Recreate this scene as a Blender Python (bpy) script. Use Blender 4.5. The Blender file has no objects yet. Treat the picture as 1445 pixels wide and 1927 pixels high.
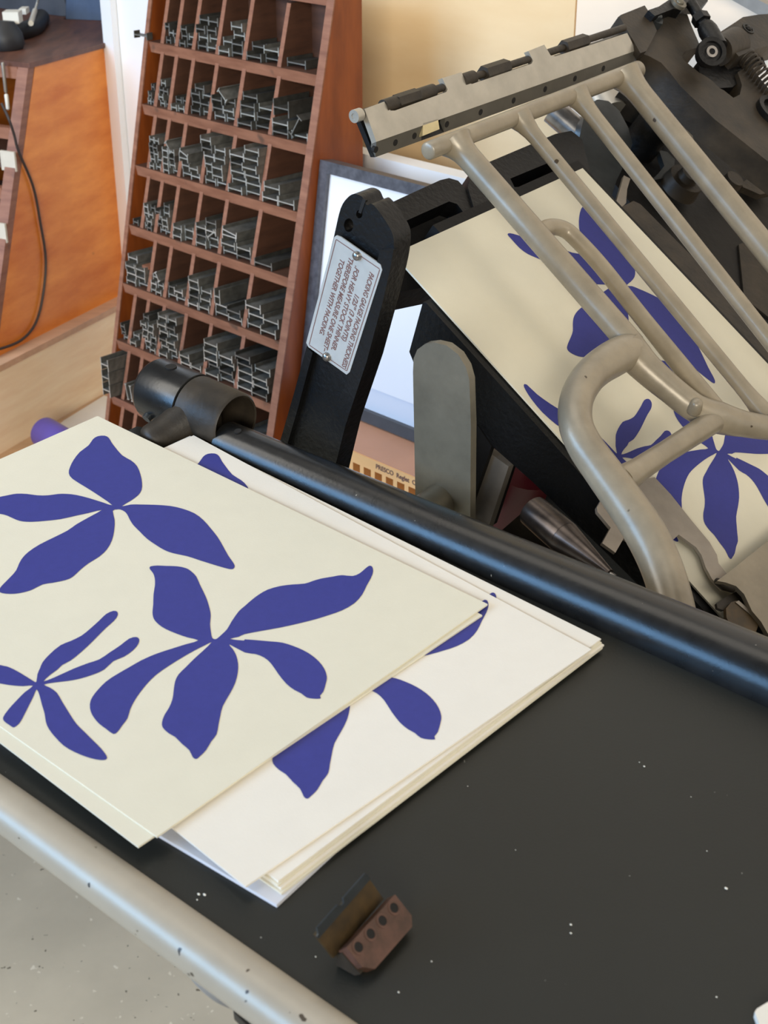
import bpy, bmesh, math, random
from mathutils import Vector, Matrix
from mathutils.geometry import tessellate_polygon
rnd = random.Random(7)
R = math.radians
scene = bpy.context.scene
COL = scene.collection

# ------------------------------------------------------------------ camera
CAMZ = 1.5
FPX, CX, CY = 2750.0, 722.5, 963.5
PITCH = R(27.5)
cam_pos = Vector((0, 0, CAMZ))
cd = bpy.data.cameras.new('camera')
cam = bpy.data.objects.new('camera', cd)
COL.objects.link(cam)
cam.location = cam_pos
cam.rotation_euler = (R(90) - PITCH, 0, 0)
cd.sensor_fit = 'VERTICAL'
cd.sensor_height = 36.0
cd.sensor_width = 36.0
cd.lens = FPX / 1927 * 36.0
cd.clip_start = 0.02
cd.dof.use_dof = True
cd.dof.focus_distance = 0.90
cd.dof.aperture_fstop = 26
scene.camera = cam

# ------------------------------------------------------------------ light
world = bpy.data.worlds.new('sky')
scene.world = world
world.use_nodes = True
wn = world.node_tree.nodes
wn['Background'].inputs['Color'].default_value = (1.0, 0.96, 0.90, 1)
wn['Background'].inputs['Strength'].default_value = 0.18


def area(name, loc, target, size, power, color, size_y=None):
    l = bpy.data.lights.new(name, 'AREA')
    l.energy = power
    l.color = color
    l.size = size
    if size_y:
        l.shape = 'RECTANGLE'
        l.size_y = size_y
    o = bpy.data.objects.new(name, l)
    COL.objects.link(o)
    o.location = loc
    o.rotation_euler = (Vector(target) - Vector(loc)).to_track_quat('-Z', 'Y').to_euler()
    return o


area('window_light', (-2.1, -0.15, 1.85), (0.0, 0.7, 1.1), 1.7, 84, (0.27, 0.57, 1.0), 0.9)
area('front_fill', (-0.4, -3.4, 2.3), (-0.1, 1.7, 1.1), 1.7, 222, (1.0, 0.92, 0.78), 1.0)  # added fill behind the camera, brightens wall and cabinet evenly
area('overhead_fill', (-0.35, 1.15, 3.2), (-0.1, 1.7, 0.9), 1.5, 18, (1.0, 0.92, 0.80), 1.0)  # added overhead fill, placed to lift the back wall
area('right_fill', (1.5, -0.5, 2.4), (-0.3, 1.8, 0.9), 1.0, 13, (1.0, 0.90, 0.76), 1.0)  # added warm fill for the cabinet side and plinth, no known window
area('bench_fill', (-1.25, 0.95, 1.9), (-0.25, 1.85, 0.85), 0.6, 16, (1.0, 0.95, 0.86), 0.8)  # added fill aimed at bench and back wall, not an actual window
vs = scene.view_settings
scene.display_settings.display_device = 'sRGB'
vs.view_transform = 'Standard'
vs.look = 'None'
vs.exposure = -0.66
vs.gamma = 1.0
vs.use_curve_mapping = False

# ------------------------------------------------------------------ frames


class Frame:
    """a real local frame: origin and three axes (columns)"""

    def __init__(s, o, ax):
        s.o = Vector(o)
        s.ax = [Vector(a) for a in ax]

    def w(s, p):
        return s.o + s.ax[0] * p[0] + s.ax[1] * p[1] + s.ax[2] * p[2]

    def v(s, p):
        return s.ax[0] * p[0] + s.ax[1] * p[1] + s.ax[2] * p[2]

    def loc(s, w):
        d = Vector(w) - s.o
        return Vector((d.dot(s.ax[0]), d.dot(s.ax[1]), d.dot(s.ax[2])))

    def on(s, px, axis, val):
        """local point of a photo pixel on the plane where coordinate axis has value val"""
        n = s.ax[axis]
        d = ray(px)
        p0 = s.o + n * val
        t = (p0 - cam_pos).dot(n) / d.dot(n)
        return s.loc(cam_pos + d * t)


RX = Vector((1, 0, 0))
DN = Vector((0, -math.sin(PITCH), -math.cos(PITCH)))
FW = Vector((0, math.cos(PITCH), -math.sin(PITCH)))


def ray(px):
    return RX * ((px[0] - CX) / FPX) + DN * ((px[1] - CY) / FPX) + FW


def depth(w):
    return (Vector(w) - cam_pos).dot(FW)


W = Frame((0, 0, 0), ((1, 0, 0), (0, 1, 0), (0, 0, 1)))
T = Frame((-0.173373, 0.810667, 1.143387), ((0.754878, -0.653806, -0.051931), (0.655796, 0.753580, 0.045259), (0.009544, -0.068222, 0.997625)))
P = Frame((0.141872, 1.039718, 1.235783), ((0.646065, -0.490610, -0.584723), (0.632662, 0.772771, 0.050642), (0.427012, -0.402650, 0.809650)))
_co = cam_pos + (Vector((-0.3005, 1.9484, 1.1634)) - cam_pos) * 0.875
Cu = Vector((0.7122, -0.7020, 0)).normalized()
Cd = Vector((0.7020, 0.7122, 0)).normalized()
C = Frame(_co, (Cu, Cd, (0, 0, 1)))            # type case: u along the width, d into the depth, z up
Cv = Vector((-0.1625, -0.1622, -0.9733)).normalized()
CVD, CVZ = Cv.dot(Cd), Cv.z                        # face slope per unit

# ------------------------------------------------------------------ materials


def lin(c):
    return tuple(((x / 255) / 12.92 if x / 255 <= 0.04045 else ((x / 255 + 0.055) / 1.055) ** 2.4) for x in c)


def mat(name, rgb, rough=0.5, metal=0.0, var=0.15, scale=30, bump=0.0, bscale=200, stretch=None, rgb2=None, spec=0.5, rvar=0.0, speck=None):
    m = bpy.data.materials.new(name)
    m.use_nodes = True
    nt = m.node_tree
    N, L = nt.nodes, nt.links
    b = N['Principled BSDF']
    b.inputs['Roughness'].default_value = rough
    b.inputs['Metallic'].default_value = metal
    b.inputs['Specular IOR Level'].default_value = spec
    tc = N.new('ShaderNodeTexCoord')
    mp = N.new('ShaderNodeMapping')
    L.new(tc.outputs['Object'], mp.inputs['Vector'])
    if stretch:
        mp.inputs['Scale'].default_value = stretch[:3]
        if len(stretch) > 3:
            mp.inputs['Rotation'].default_value = stretch[3]
    no = N.new('ShaderNodeTexNoise')
    no.inputs['Scale'].default_value = scale
    no.inputs['Detail'].default_value = 6
    no.inputs['Roughness'].default_value = 0.6
    L.new(mp.outputs['Vector'], no.inputs['Vector'])
    ramp = N.new('ShaderNodeValToRGB')
    c1 = lin(rgb)
    c2 = lin(rgb2) if rgb2 else tuple(x * (1 - var) for x in c1)
    c3 = c1 if rgb2 else tuple(min(1, x * (1 + var)) for x in c1)
    ramp.color_ramp.elements[0].position = 0.32
    ramp.color_ramp.elements[1].position = 0.68
    ramp.color_ramp.elements[0].color = (*c2, 1)
    ramp.color_ramp.elements[1].color = (*c3, 1)
    L.new(no.outputs['Fac'], ramp.inputs['Fac'])
    out = ramp.outputs['Color']
    if speck:
        for (srgb, sscale, thr, sm) in speck:
            n2 = N.new('ShaderNodeTexNoise')
            n2.inputs['Scale'].default_value = sscale
            n2.inputs['Detail'].default_value = 2
            L.new(tc.outputs['Object'], n2.inputs['Vector'])
            r2 = N.new('ShaderNodeValToRGB')
            r2.color_ramp.elements[0].position = thr
            r2.color_ramp.elements[1].position = thr + sm
            L.new(n2.outputs['Fac'], r2.inputs['Fac'])
            mx = N.new('ShaderNodeMix')
            mx.data_type = 'RGBA'
            L.new(r2.outputs['Color'], mx.inputs['Factor'])
            L.new(out, mx.inputs['A'])
            mx.inputs['B'].default_value = (*lin(srgb), 1)
            out = mx.outputs['Result']
    L.new(out, b.inputs['Base Color'])
    if rvar:
        mr = N.new('ShaderNodeMapRange')
        mr.inputs['To Min'].default_value = max(0, rough - rvar)
        mr.inputs['To Max'].default_value = min(1, rough + rvar)
        L.new(no.outputs['Fac'], mr.inputs['Value'])
        L.new(mr.outputs['Result'], b.inputs['Roughness'])
    if bump:
        nb = N.new('ShaderNodeTexNoise')
        nb.inputs['Scale'].default_value = bscale
        nb.inputs['Detail'].default_value = 3
        L.new(mp.outputs['Vector'], nb.inputs['Vector'])
        bp = N.new('ShaderNodeBump')
        bp.inputs['Strength'].default_value = bump
        bp.inputs['Distance'].default_value = 0.002
        L.new(nb.outputs['Fac'], bp.inputs['Height'])
        L.new(bp.outputs['Normal'], b.inputs['Normal'])
    return m


M = {}
M['paper'] = mat('cream_paper', (217, 212, 193), 0.75, var=0.015, scale=60, bump=0.04, bscale=900, spec=0.25)
M['white_paper'] = mat('white_card', (226, 221, 210), 0.75, var=0.015, scale=60, bump=0.04, bscale=900, spec=0.25)
M['grey_paper'] = mat('pale_grey_card', (205, 207, 214), 0.7, var=0.02, scale=60, spec=0.25)
M['ink'] = mat('blue_ink', (54, 58, 134), 0.6, var=0.05, scale=250, spec=0.3, bump=0.05, bscale=1200)
M['table'] = mat('black_enamel_table', (35, 36, 33), 0.42, var=0.12, scale=9, bump=0.05, bscale=700, spec=0.3, rvar=0.06,
                 speck=[((150, 150, 145), 420, 0.79, 0.02)])
M['bar'] = mat('worn_black_steel', (24, 24, 24), 0.29, metal=0.0, var=0.25, scale=90, bump=0.03, bscale=500, spec=0.5, rvar=0.07,
               speck=[((150, 145, 135), 300, 0.76, 0.03)])
M['cast'] = mat('black_cast_iron', (10, 10, 11), 0.42, var=0.2, scale=60, bump=0.25, bscale=260, spec=0.36)
M['castbrown'] = mat('oily_brown_iron', (60, 52, 42), 0.5, var=0.3, scale=40, bump=0.12, bscale=300, spec=0.35, rgb2=(34, 30, 25))
M['dark'] = mat('machine_black', (14, 13, 13), 0.55, var=0.3, scale=30, bump=0.2, bscale=120, spec=0.3)
M['rail'] = mat('grey_cream_enamel', (166, 157, 141), 0.40, metal=0.15, var=0.05, scale=40, spec=0.5, bump=0.03, bscale=500,
                speck=[((70, 60, 48), 150, 0.70, 0.02)])
M['rack'] = mat('warm_grey_enamel', (142, 132, 114), 0.34, metal=0.12, var=0.16, scale=45, spec=0.5, bump=0.05, bscale=220,
                speck=[((70, 58, 44), 130, 0.76, 0.03)])
M['silver'] = mat('ground_steel', (176, 171, 160), 0.38, metal=0.55, var=0.1, scale=60, stretch=(1, 1, 1), bump=0.03, bscale=500)
M['steel'] = mat('dull_steel', (150, 142, 132), 0.45, metal=0.5, var=0.12, scale=50, bump=0.04, bscale=400)
M['flange'] = mat('shade_toned_flange_steel', (92, 89, 82), 0.5, metal=0.3, var=0.12, scale=50)  # arm steel darkened: shade of the downward face put into the colour
M['leversteel'] = mat('worn_nickel', (112, 107, 94), 0.4, metal=0.45, var=0.18, scale=35, bump=0.05, bscale=300,
                      speck=[((80, 55, 35), 70, 0.72, 0.06)])
M['chrome'] = mat('oily_bright_steel', (150, 146, 142), 0.3, metal=0.9, var=0.4, scale=60)
M['shaft'] = mat('oily_brown_shaft', (84, 76, 72), 0.3, metal=0.75, var=0.4, scale=60)
M['red'] = mat('dark_red_paint', (96, 16, 28), 0.45, var=0.15, scale=20)
M['plate'] = mat('stamped_aluminium', (190, 192, 190), 0.42, metal=0.35, var=0.08, scale=60, bump=0.04, bscale=300)
M['letter'] = mat('brown_letter_paint', (112, 80, 74), 0.6, var=0.1)
M['hole'] = mat('dark_hole', (12, 10, 9), 0.8, var=0.1)
M['rust'] = mat('rusty_brown_steel', (96, 66, 54), 0.55, metal=0.1, var=0.3, scale=120, bump=0.15, bscale=500, rgb2=(66, 46, 34))
M['olive'] = mat('olive_oxidised_steel', (84, 66, 38), 0.5, metal=0.15, var=0.3, scale=90, rgb2=(52, 42, 28))
M['bluesteel'] = mat('blued_edge_steel', (62, 66, 68), 0.35, metal=0.5, var=0.2, scale=90)
M['case'] = mat('red_brown_case_wood', (154, 106, 82), 0.5, var=0.2, scale=22, stretch=(1, 1, 6), bump=0.06, bscale=90, rgb2=(124, 80, 60),
                speck=[((92, 70, 58), 40, 0.66, 0.1)])
M['caseside'] = mat('orange_brown_case_wood', (152, 78, 30), 0.42, var=0.2, scale=16, stretch=(3, 3, 0.6), rgb2=(118, 56, 20))
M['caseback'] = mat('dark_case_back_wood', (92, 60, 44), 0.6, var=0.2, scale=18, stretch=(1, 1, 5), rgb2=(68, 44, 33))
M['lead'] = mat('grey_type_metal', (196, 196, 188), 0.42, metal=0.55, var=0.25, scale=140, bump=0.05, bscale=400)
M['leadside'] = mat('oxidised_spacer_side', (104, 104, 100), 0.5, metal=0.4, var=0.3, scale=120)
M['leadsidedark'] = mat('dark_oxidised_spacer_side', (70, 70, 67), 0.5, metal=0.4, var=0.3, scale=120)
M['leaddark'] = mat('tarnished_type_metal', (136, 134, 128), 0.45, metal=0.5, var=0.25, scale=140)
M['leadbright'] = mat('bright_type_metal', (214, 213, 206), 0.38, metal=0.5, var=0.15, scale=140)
M['orange'] = mat('orange_varnished_wood', (238, 152, 68), 0.36, var=0.2, scale=9, stretch=(1.0, 1.0, 3.2), rgb2=(204, 110, 34),
                  speck=[((112, 66, 36), 26, 0.70, 0.08)])
M['browntop'] = mat('dark_brown_wood_top', (112, 74, 58), 0.45, var=0.2, scale=14, stretch=(5, 1, 1), rgb2=(78, 50, 40))
M['pinkwood'] = mat('pinkish_pine', (196, 158, 128), 0.6, var=0.12, scale=12, stretch=(1, 5, 5))
M['beige'] = mat('pale_pine_board', (252, 232, 196), 0.5, var=0.14, scale=6, stretch=(1.2, 1.2, 9), rgb2=(238, 208, 168))
M['bench'] = mat('pale_bench_top', (196, 160, 122), 0.6, var=0.12, scale=9, stretch=(1, 6, 1))
M['ply'] = mat('birch_plywood', (242, 214, 170), 0.6, var=0.05, scale=5, stretch=(1, 1, 4), rgb2=(234, 202, 154),
               speck=[((212, 178, 134), 30, 0.74, 0.06)])
M['ply2'] = mat('pale_plywood', (246, 226, 202), 0.6, var=0.04, scale=5, stretch=(1, 1, 4))
M['white'] = mat('white_gloss_paint', (236, 237, 238), 0.45, var=0.02, scale=5)
M['whitepl'] = mat('white_plastic', (224, 220, 208), 0.4, var=0.03)
M['wallwhite'] = mat('white_wall_paint', (232, 234, 236), 0.7, var=0.02, scale=4)
M['frame'] = mat('grey_aluminium_frame', (92, 92, 98), 0.4, metal=0.3, var=0.3, scale=120, stretch=(1, 1, 1))
M['framegrey'] = mat('charcoal_frame_front', (72, 72, 74), 0.5, var=0.15, scale=60)
M['mount'] = mat('white_mount_card', (222, 226, 236), 0.7, var=0.02, scale=4)
M['pink'] = mat('pale_brown_box_wood', (196, 146, 118), 0.6, var=0.08, scale=8)
M['lightwood'] = mat('yellow_light_wood', (236, 184, 124), 0.5, var=0.08, scale=10, stretch=(1, 1, 3))
M['slotdark'] = mat('brown_slot_inside', (110, 70, 40), 0.6, var=0.3, scale=20)
M['blueroll'] = mat('violet_blue_plastic', (92, 80, 166), 0.35, var=0.1, scale=20)
M['cable'] = mat('dark_cable_rubber', (48, 40, 38), 0.5, var=0.1)
M['blackpl'] = mat('black_plastic', (32, 32, 34), 0.5, var=0.15, scale=30)
M['bluecloth'] = mat('slate_blue_cloth', (64, 82, 110), 0.8, var=0.25, scale=14, bump=0.2, bscale=40)
M['greycloth'] = mat('grey_cloth', (62, 66, 74), 0.85, var=0.25, scale=14, bump=0.2, bscale=40)
M['floor'] = mat('concrete_floor', (208, 196, 172), 0.65, var=0.07, scale=8, bump=0.05, bscale=200,
                 speck=[((236, 226, 204), 70, 0.70, 0.03), ((112, 102, 84), 95, 0.715, 0.02)])
M['label'] = mat('aged_white_label', (206, 198, 182), 0.6, var=0.1)
M['crumb'] = mat('white_paper_dust', (225, 222, 210), 0.8, var=0.05)

# ------------------------------------------------------------------ builders
WORLD_LOC = {}


def tagp(o, label=None, cat=None, group=None, kind=None):
    if label:
        o['label'] = label
    if cat:
        o['category'] = cat
    if group:
        o['group'] = group
    if kind:
        o['kind'] = kind
    return o


def place(o, loc, parent=None):
    COL.objects.link(o)
    WORLD_LOC[o.name] = Vector(loc)
    if parent:
        o.parent = parent
        o.location = Vector(loc) - WORLD_LOC[parent.name]
    else:
        o.location = loc
    return o


def thing(name, loc, label, cat, group=None):
    o = bpy.data.objects.new(name, None)
    o.empty_display_size = 0.05
    place(o, loc)
    return tagp(o, label, cat, group)


def obj(name, bm, m, parent=None, label=None, cat=None, group=None, kind=None, smooth=40, bevel=0.0, frame=None, seg=2, mats=None, front=None):
    """bm in coordinates of frame (world when None) -> one mesh object, origin at the middle of its base"""
    if bevel:
        es = [e for e in bm.edges if len(e.link_faces) == 2 and e.calc_face_angle(0) > R(35)]
        if es:
            bmesh.ops.bevel(bm, geom=es, offset=bevel, segments=seg, affect='EDGES', clamp_overlap=True)
    if frame:
        for v in bm.verts:
            v.co = frame.w(v.co)
    bmesh.ops.recalc_face_normals(bm, faces=bm.faces)
    if front:
        for f in bm.faces:
            f.material_index = 1 if f.normal.dot(front) > 0.75 else 0
    xs = [v.co.copy() for v in bm.verts]
    lo = Vector((min(v.x for v in xs), min(v.y for v in xs), min(v.z for v in xs)))
    hi = Vector((max(v.x for v in xs), max(v.y for v in xs), max(v.z for v in xs)))
    org = Vector(((lo.x + hi.x) / 2, (lo.y + hi.y) / 2, lo.z))
    for v in bm.verts:
        v.co -= org
    me = bpy.data.meshes.new(name)
    bm.to_mesh(me)
    bm.free()
    for mm in (mats or [m]):
        me.materials.append(mm)
    if smooth:
        me.polygons.foreach_set('use_smooth', [True] * len(me.polygons))
        me.set_sharp_from_angle(angle=R(smooth))
    o = bpy.data.objects.new(name, me)
    place(o, org, parent)
    return tagp(o, label, cat, group, kind)


def BM():
    return bmesh.new()


def box(bm, lo, hi):
    vs = [bm.verts.new((x, y, z)) for x in (lo[0], hi[0]) for y in (lo[1], hi[1]) for z in (lo[2], hi[2])]
    for f in ((0, 1, 3, 2), (4, 6, 7, 5), (0, 4, 5, 1), (2, 3, 7, 6), (0, 2, 6, 4), (1, 5, 7, 3)):
        bm.faces.new([vs[i] for i in f])
    return vs


def area2(pts):
    n = Vector((0, 0, 0))
    for i in range(len(pts)):
        n += Vector(pts[i]).cross(Vector(pts[(i + 1) % len(pts)]))
    return n


def prism(bm, pts, vec, holes=()):
    """extrude a planar polygon (list of 3d points, optional holes) by vec"""
    vec = Vector(vec)
    loops = [[Vector(p) for p in pts]] + [[Vector(p) for p in h] for h in holes]
    tris = tessellate_polygon(loops)
    flat = [p for l in loops for p in l]
    a = [bm.verts.new(p) for p in flat]
    b = [bm.verts.new(p + vec) for p in flat]
    if not holes:
        bm.faces.new(a)
        bm.faces.new(list(reversed(b)))
    else:
        for t in tris:
            bm.faces.new([a[i] for i in t])
            bm.faces.new([b[i] for i in reversed(t)])
    k = 0
    for l in loops:
        n = len(l)
        for i in range(n):
            j = (i + 1) % n
            bm.faces.new((a[k + i], b[k + i], b[k + j], a[k + j]))
        k += n
    return bm


def spline(pts, n=6, closed=False):
    pts = [Vector(p) for p in pts]
    out = []
    m = len(pts)
    rng = range(m if closed else m - 1)
    for i in rng:
        p0 = pts[(i - 1) % m] if closed or i > 0 else pts[0] * 2 - pts[1]
        p1, p2 = pts[i], pts[(i + 1) % m]
        p3 = pts[(i + 2) % m] if closed or i + 2 < m else pts[-1] * 2 - pts[-2]
        for k in range(n):
            t = k / n
            out.append(0.5 * ((2 * p1) + (p2 - p0) * t + (2 * p0 - 5 * p1 + 4 * p2 - p3) * t * t + (3 * p1 - p0 - 3 * p2 + p3) * t ** 3))
    if not closed:
        out.append(pts[-1])
    return out


def tube(bm, pts, rad, seg=20, cap=True, round_end=0):
    """tube through points with radius (number or list), parallel-transport frames"""
    pts = [Vector(p) for p in pts]
    n = len(pts)
    rads = [rad] * n if not hasattr(rad, '__len__') else list(rad)
    if round_end:
        def dome(p, d, r):
            return [(p + d * r * math.sin(a) * round_end, r * math.cos(a)) for a in (R(25), R(50), R(72), R(86))]
        d1 = (pts[-1] - pts[-2]).normalized()
        d0 = (pts[0] - pts[1]).normalized()
        a = dome(pts[0], d0, rads[0])
        b = dome(pts[-1], d1, rads[-1])
        pts = [x[0] for x in reversed(a)] + pts + [x[0] for x in b]
        rads = [x[1] for x in reversed(a)] + rads + [x[1] for x in b]
        n = len(pts)
    tan = []
    for i in range(n):
        tan.append((pts[min(i + 1, n - 1)] - pts[max(i - 1, 0)]).normalized())
    ref = tan[0].orthogonal().normalized()
    rings = []
    for i in range(n):
        ref = (ref - tan[i] * ref.dot(tan[i])).normalized()
        b2 = tan[i].cross(ref)
        rings.append([bm.verts.new(pts[i] + (ref * math.cos(2 * math.pi * k / seg) + b2 * math.sin(2 * math.pi * k / seg)) * rads[i]) for k in range(seg)])
    for i in range(n - 1):
        for k in range(seg):
            j = (k + 1) % seg
            bm.faces.new((rings[i][k], rings[i][j], rings[i + 1][j], rings[i + 1][k]))
    if cap:
        bm.faces.new(list(reversed(rings[0])))
        bm.faces.new(rings[-1])
    return bm


def cyl(bm, p0, p1, r0, r1=None, seg=24):
    return tube(bm, [p0, p1], [r0, r0 if r1 is None else r1], seg)


def ring(bm, c, axis, ri, ro, h, seg=28):
    c = Vector(c)
    axis = Vector(axis).normalized()
    u = axis.orthogonal().normalized()
    v = axis.cross(u)
    out = [c + (u * math.cos(2 * math.pi * k / seg) + v * math.sin(2 * math.pi * k / seg)) * ro for k in range(seg)]
    inn = [c + (u * math.cos(2 * math.pi * k / seg) + v * math.sin(2 * math.pi * k / seg)) * ri for k in range(seg)]
    A = [[bm.verts.new(p + axis * q) for p in l] for q in (0, h) for l in (out, inn)]
    o0, i0, o1, i1 = A
    for k in range(seg):
        j = (k + 1) % seg
        bm.faces.new((o0[k], o0[j], o1[j], o1[k]))
        bm.faces.new((i0[j], i0[k], i1[k], i1[j]))
        bm.faces.new((o1[k], o1[j], i1[j], i1[k]))
        bm.faces.new((o0[j], o0[k], i0[k], i0[j]))
    return bm


def hexnut(bm, c, axis, r, h, rot=0.3):
    c = Vector(c)
    axis = Vector(axis).normalized()
    u = axis.orthogonal().normalized()
    v = axis.cross(u)
    prism(bm, [c + (u * math.cos(math.pi / 3 * k + rot) + v * math.sin(math.pi / 3 * k + rot)) * r for k in range(6)], axis * h)
    return bm


def pxpoly(fr, pts, axis, val):
    return [fr.on(p, axis, val) for p in pts]


def axv(axis, d):
    v = [0, 0, 0]
    v[axis] = d
    return v


def slab(name, fr, pts, axis, val, thick, m, parent, bevel=0.0012, holes=(), **kw):
    """plate whose front outline is the given contour on a plane of fr; extruded by thick along the axis"""
    bm = BM()
    prism(bm, pxpoly(fr, pts, axis, val), axv(axis, thick), [pxpoly(fr, h, axis, val) for h in holes])
    return obj(name, bm, m, parent, frame=fr, bevel=0 if holes else bevel, **kw)


def text_mesh(name, body, fr, origin, xdir, ydir, size, m, parent, shear=0.0, xs=1.0, lift=0.0002, extrude=0.00008, bold=0.018):
    cu = bpy.data.curves.new(name, 'FONT')
    cu.body = body
    cu.size = size
    cu.shear = shear
    cu.extrude = extrude
    cu.offset = size * bold
    tmp = bpy.data.objects.new(name + '_tmp', cu)
    COL.objects.link(tmp)
    bpy.context.view_layer.update()
    dg = bpy.context.evaluated_depsgraph_get()
    me = bpy.data.meshes.new_from_object(tmp.evaluated_get(dg))
    bpy.data.objects.remove(tmp)
    bm = BM()
    bm.from_mesh(me)
    bpy.data.meshes.remove(me)
    X, Y = Vector(xdir), Vector(ydir)
    Z = X.cross(Y).normalized()
    for v in bm.verts:
        v.co = Vector(origin) + X * (v.co.x * xs) + Y * v.co.y + Z * (lift + v.co.z)
    return obj(name, bm, m, parent, frame=fr, smooth=0)


# ------------------------------------------------------------------ room: floor, wall, bench
ZB = C.w((0, 0, 0)).z + 7.35 * 0.06897 * CVZ       # bench top, under the case
bm = BM()
box(bm, (-4.5, -2.0, -0.05), (4.5, 6.0, 0))
obj('floor', bm, M['floor'], kind='structure', smooth=0)
# back wall runs along the case's width axis
WD = 0.185
bm = BM()
box(bm, (0.03, WD, -C.o.z), (2.6, WD + 0.06, 1.6))
obj('wall_back', bm, M['wallwhite'], kind='structure', frame=C, smooth=0)
bm = BM()
box(bm, (-2.6, 1.1, -C.o.z), (0.4, 1.16, 1.6))
obj('wall_left', bm, M['wallwhite'], kind='structure', frame=C, smooth=0)
# white door lining left of the case
def wall_px(px, dd=WD):
    return C.on(px, 1, dd)
# plywood sheets on the wall
x0 = wall_px((655, 100), WD - 0.016).x
x1 = wall_px((1083, 30), WD - 0.016).x
ply = []
for i, (xa, xb, mm) in enumerate(((x0, x1 - 0.001, 'ply'), (x1 + 0.001, x1 + 1.2, 'ply2'))):
    bm = BM()
    box(bm, (xa, WD - 0.016, ZB - C.o.z + 0.001), (xb, WD - 0.001, 1.3))
    obj('plywood_sheet', bm, M[mm], None, ['warm birch plywood sheet standing behind the type case', 'paler plywood sheet standing behind the gripper linkage'][i],
        'plywood', frame=C, bevel=0.001, smooth=0)
bm = BM()
prism(bm, [C.on(p, 1, WD - 0.05) for p in ((1352, -14), (1400, -14), (1470, 22), (1470, 48), (1430, 30))], (0, 0.014, 0))
obj('metal_strip', bm, M['steel'], None, 'grey metal strip slanting across the pale plywood in the top right corner', 'strip', frame=C, bevel=0.001)
# bench
bm = BM()
prism(bm, [(-0.95, -0.34, ZB - C.o.z), (0.62, -0.34, ZB - C.o.z), (0.62, WD - 0.002, ZB - C.o.z), (0.02, WD - 0.002, ZB - C.o.z), (0.02, 0.75, ZB - C.o.z), (-0.95, 0.75, ZB - C.o.z)], (0, 0, -0.035))
bench = thing('workbench', C.w((-0.1, -0.1, -C.o.z)), 'pale wooden workbench carrying the type case and cabinet', 'bench')
obj('bench_top', bm, M['bench'], bench, frame=C, bevel=0.003, smooth=0)
for (lx, ly) in ((-0.83, -0.30), (0.55, -0.30), (-0.83, 0.08), (0.55, 0.08)):
    bm = BM()
    box(bm, (lx, ly, -C.o.z), (lx + 0.05, ly + 0.05, ZB - C.o.z - 0.035))
    obj('leg', bm, M['bench'], bench, frame=C, smooth=0)

# ------------------------------------------------------------------ type case with its metal spacers
RW = 0.06897
UD = [0, 0.0199, 0.0455, 0.0753, 0.1155, 0.1601, 0.2157, 0.2743]
def face(v):
    """depth coordinate and height of the slanted case front at distance v down the slope"""
    return v * CVD, v * CVZ
case = thing('type_case', C.w((UD[-1] / 2, 0.03, ZB - C.o.z)), 'tall red-brown wooden type case with rows of compartments full of metal spacers', 'type case')
vT, vB = -0.0775, 7.33 * RW
dT, zT = face(vT)
dB, zB = face(vB)
zB = ZB - C.o.z
BACK = dT + 0.034
EX = 0.0085
for s in (0, 1):
    bm = BM()
    u0 = -EX if s == 0 else UD[-1] + 0.002
    u1 = -0.002 if s == 0 else UD[-1] + EX + 0.004
    prism(bm, [(u0, dT, zT + 0.012), (u0, dB, zB), (u0, BACK, zB), (u0, BACK, zT + 0.012)], (u1 - u0, 0, 0))
    obj('side_panel', bm, M['caseside'], case, frame=C, bevel=0.0008, smooth=0)
    bm = BM()     # front stile, the pale worn edge
    prism(bm, [(u0, dT - 0.0015, zT + 0.012), (u0, dB - 0.0015, zB), (u0, dB + 0.0005, zB), (u0, dT + 0.0005, zT + 0.012)], (u1 - u0, 0, 0))
    obj('front_stile', bm, M['case'], case, frame=C, smooth=0)
bm = BM()
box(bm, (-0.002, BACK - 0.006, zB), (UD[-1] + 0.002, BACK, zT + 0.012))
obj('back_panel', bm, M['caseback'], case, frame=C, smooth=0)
bm = BM()
prism(bm, [(-0.002, dT - 0.001, zT + 0.012), (-0.002, dT - 0.001, zT - 0.006), (-0.002, BACK - 0.006, zT - 0.006), (-0.002, BACK - 0.006, zT + 0.012)], (UD[-1] + 0.004, 0, 0))
obj('top_rail', bm, M['case'], case, frame=C, smooth=0)
shelfz = []
for i in range(0, 8):
    v = i * RW
    d0, z0 = face(v)
    shelfz.append((d0, z0 + 0.0048))
    bm = BM()
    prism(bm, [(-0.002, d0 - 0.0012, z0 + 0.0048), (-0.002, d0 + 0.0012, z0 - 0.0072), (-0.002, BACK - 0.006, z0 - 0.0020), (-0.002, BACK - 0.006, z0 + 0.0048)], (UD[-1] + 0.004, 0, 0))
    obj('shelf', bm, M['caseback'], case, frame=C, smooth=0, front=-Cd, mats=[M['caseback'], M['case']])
for i in range(0, 8):
    va, vb = (i - 1) * RW, i * RW
    if i == 0:
        va = vT + 0.006
    da, za = face(va)
    db, zb = face(vb)
    for j in range(1, 7):
        if i == 4 and j == 1:
            continue
        bm = BM()
        u = UD[j]
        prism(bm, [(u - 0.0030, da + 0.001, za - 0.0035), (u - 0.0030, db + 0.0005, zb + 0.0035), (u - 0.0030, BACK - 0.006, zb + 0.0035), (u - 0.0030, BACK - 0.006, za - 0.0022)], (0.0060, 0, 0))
        obj('divider', bm, M['caseback'], case, frame=C, smooth=0, front=-Cd, mats=[M['caseback'], M['case']])

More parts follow.
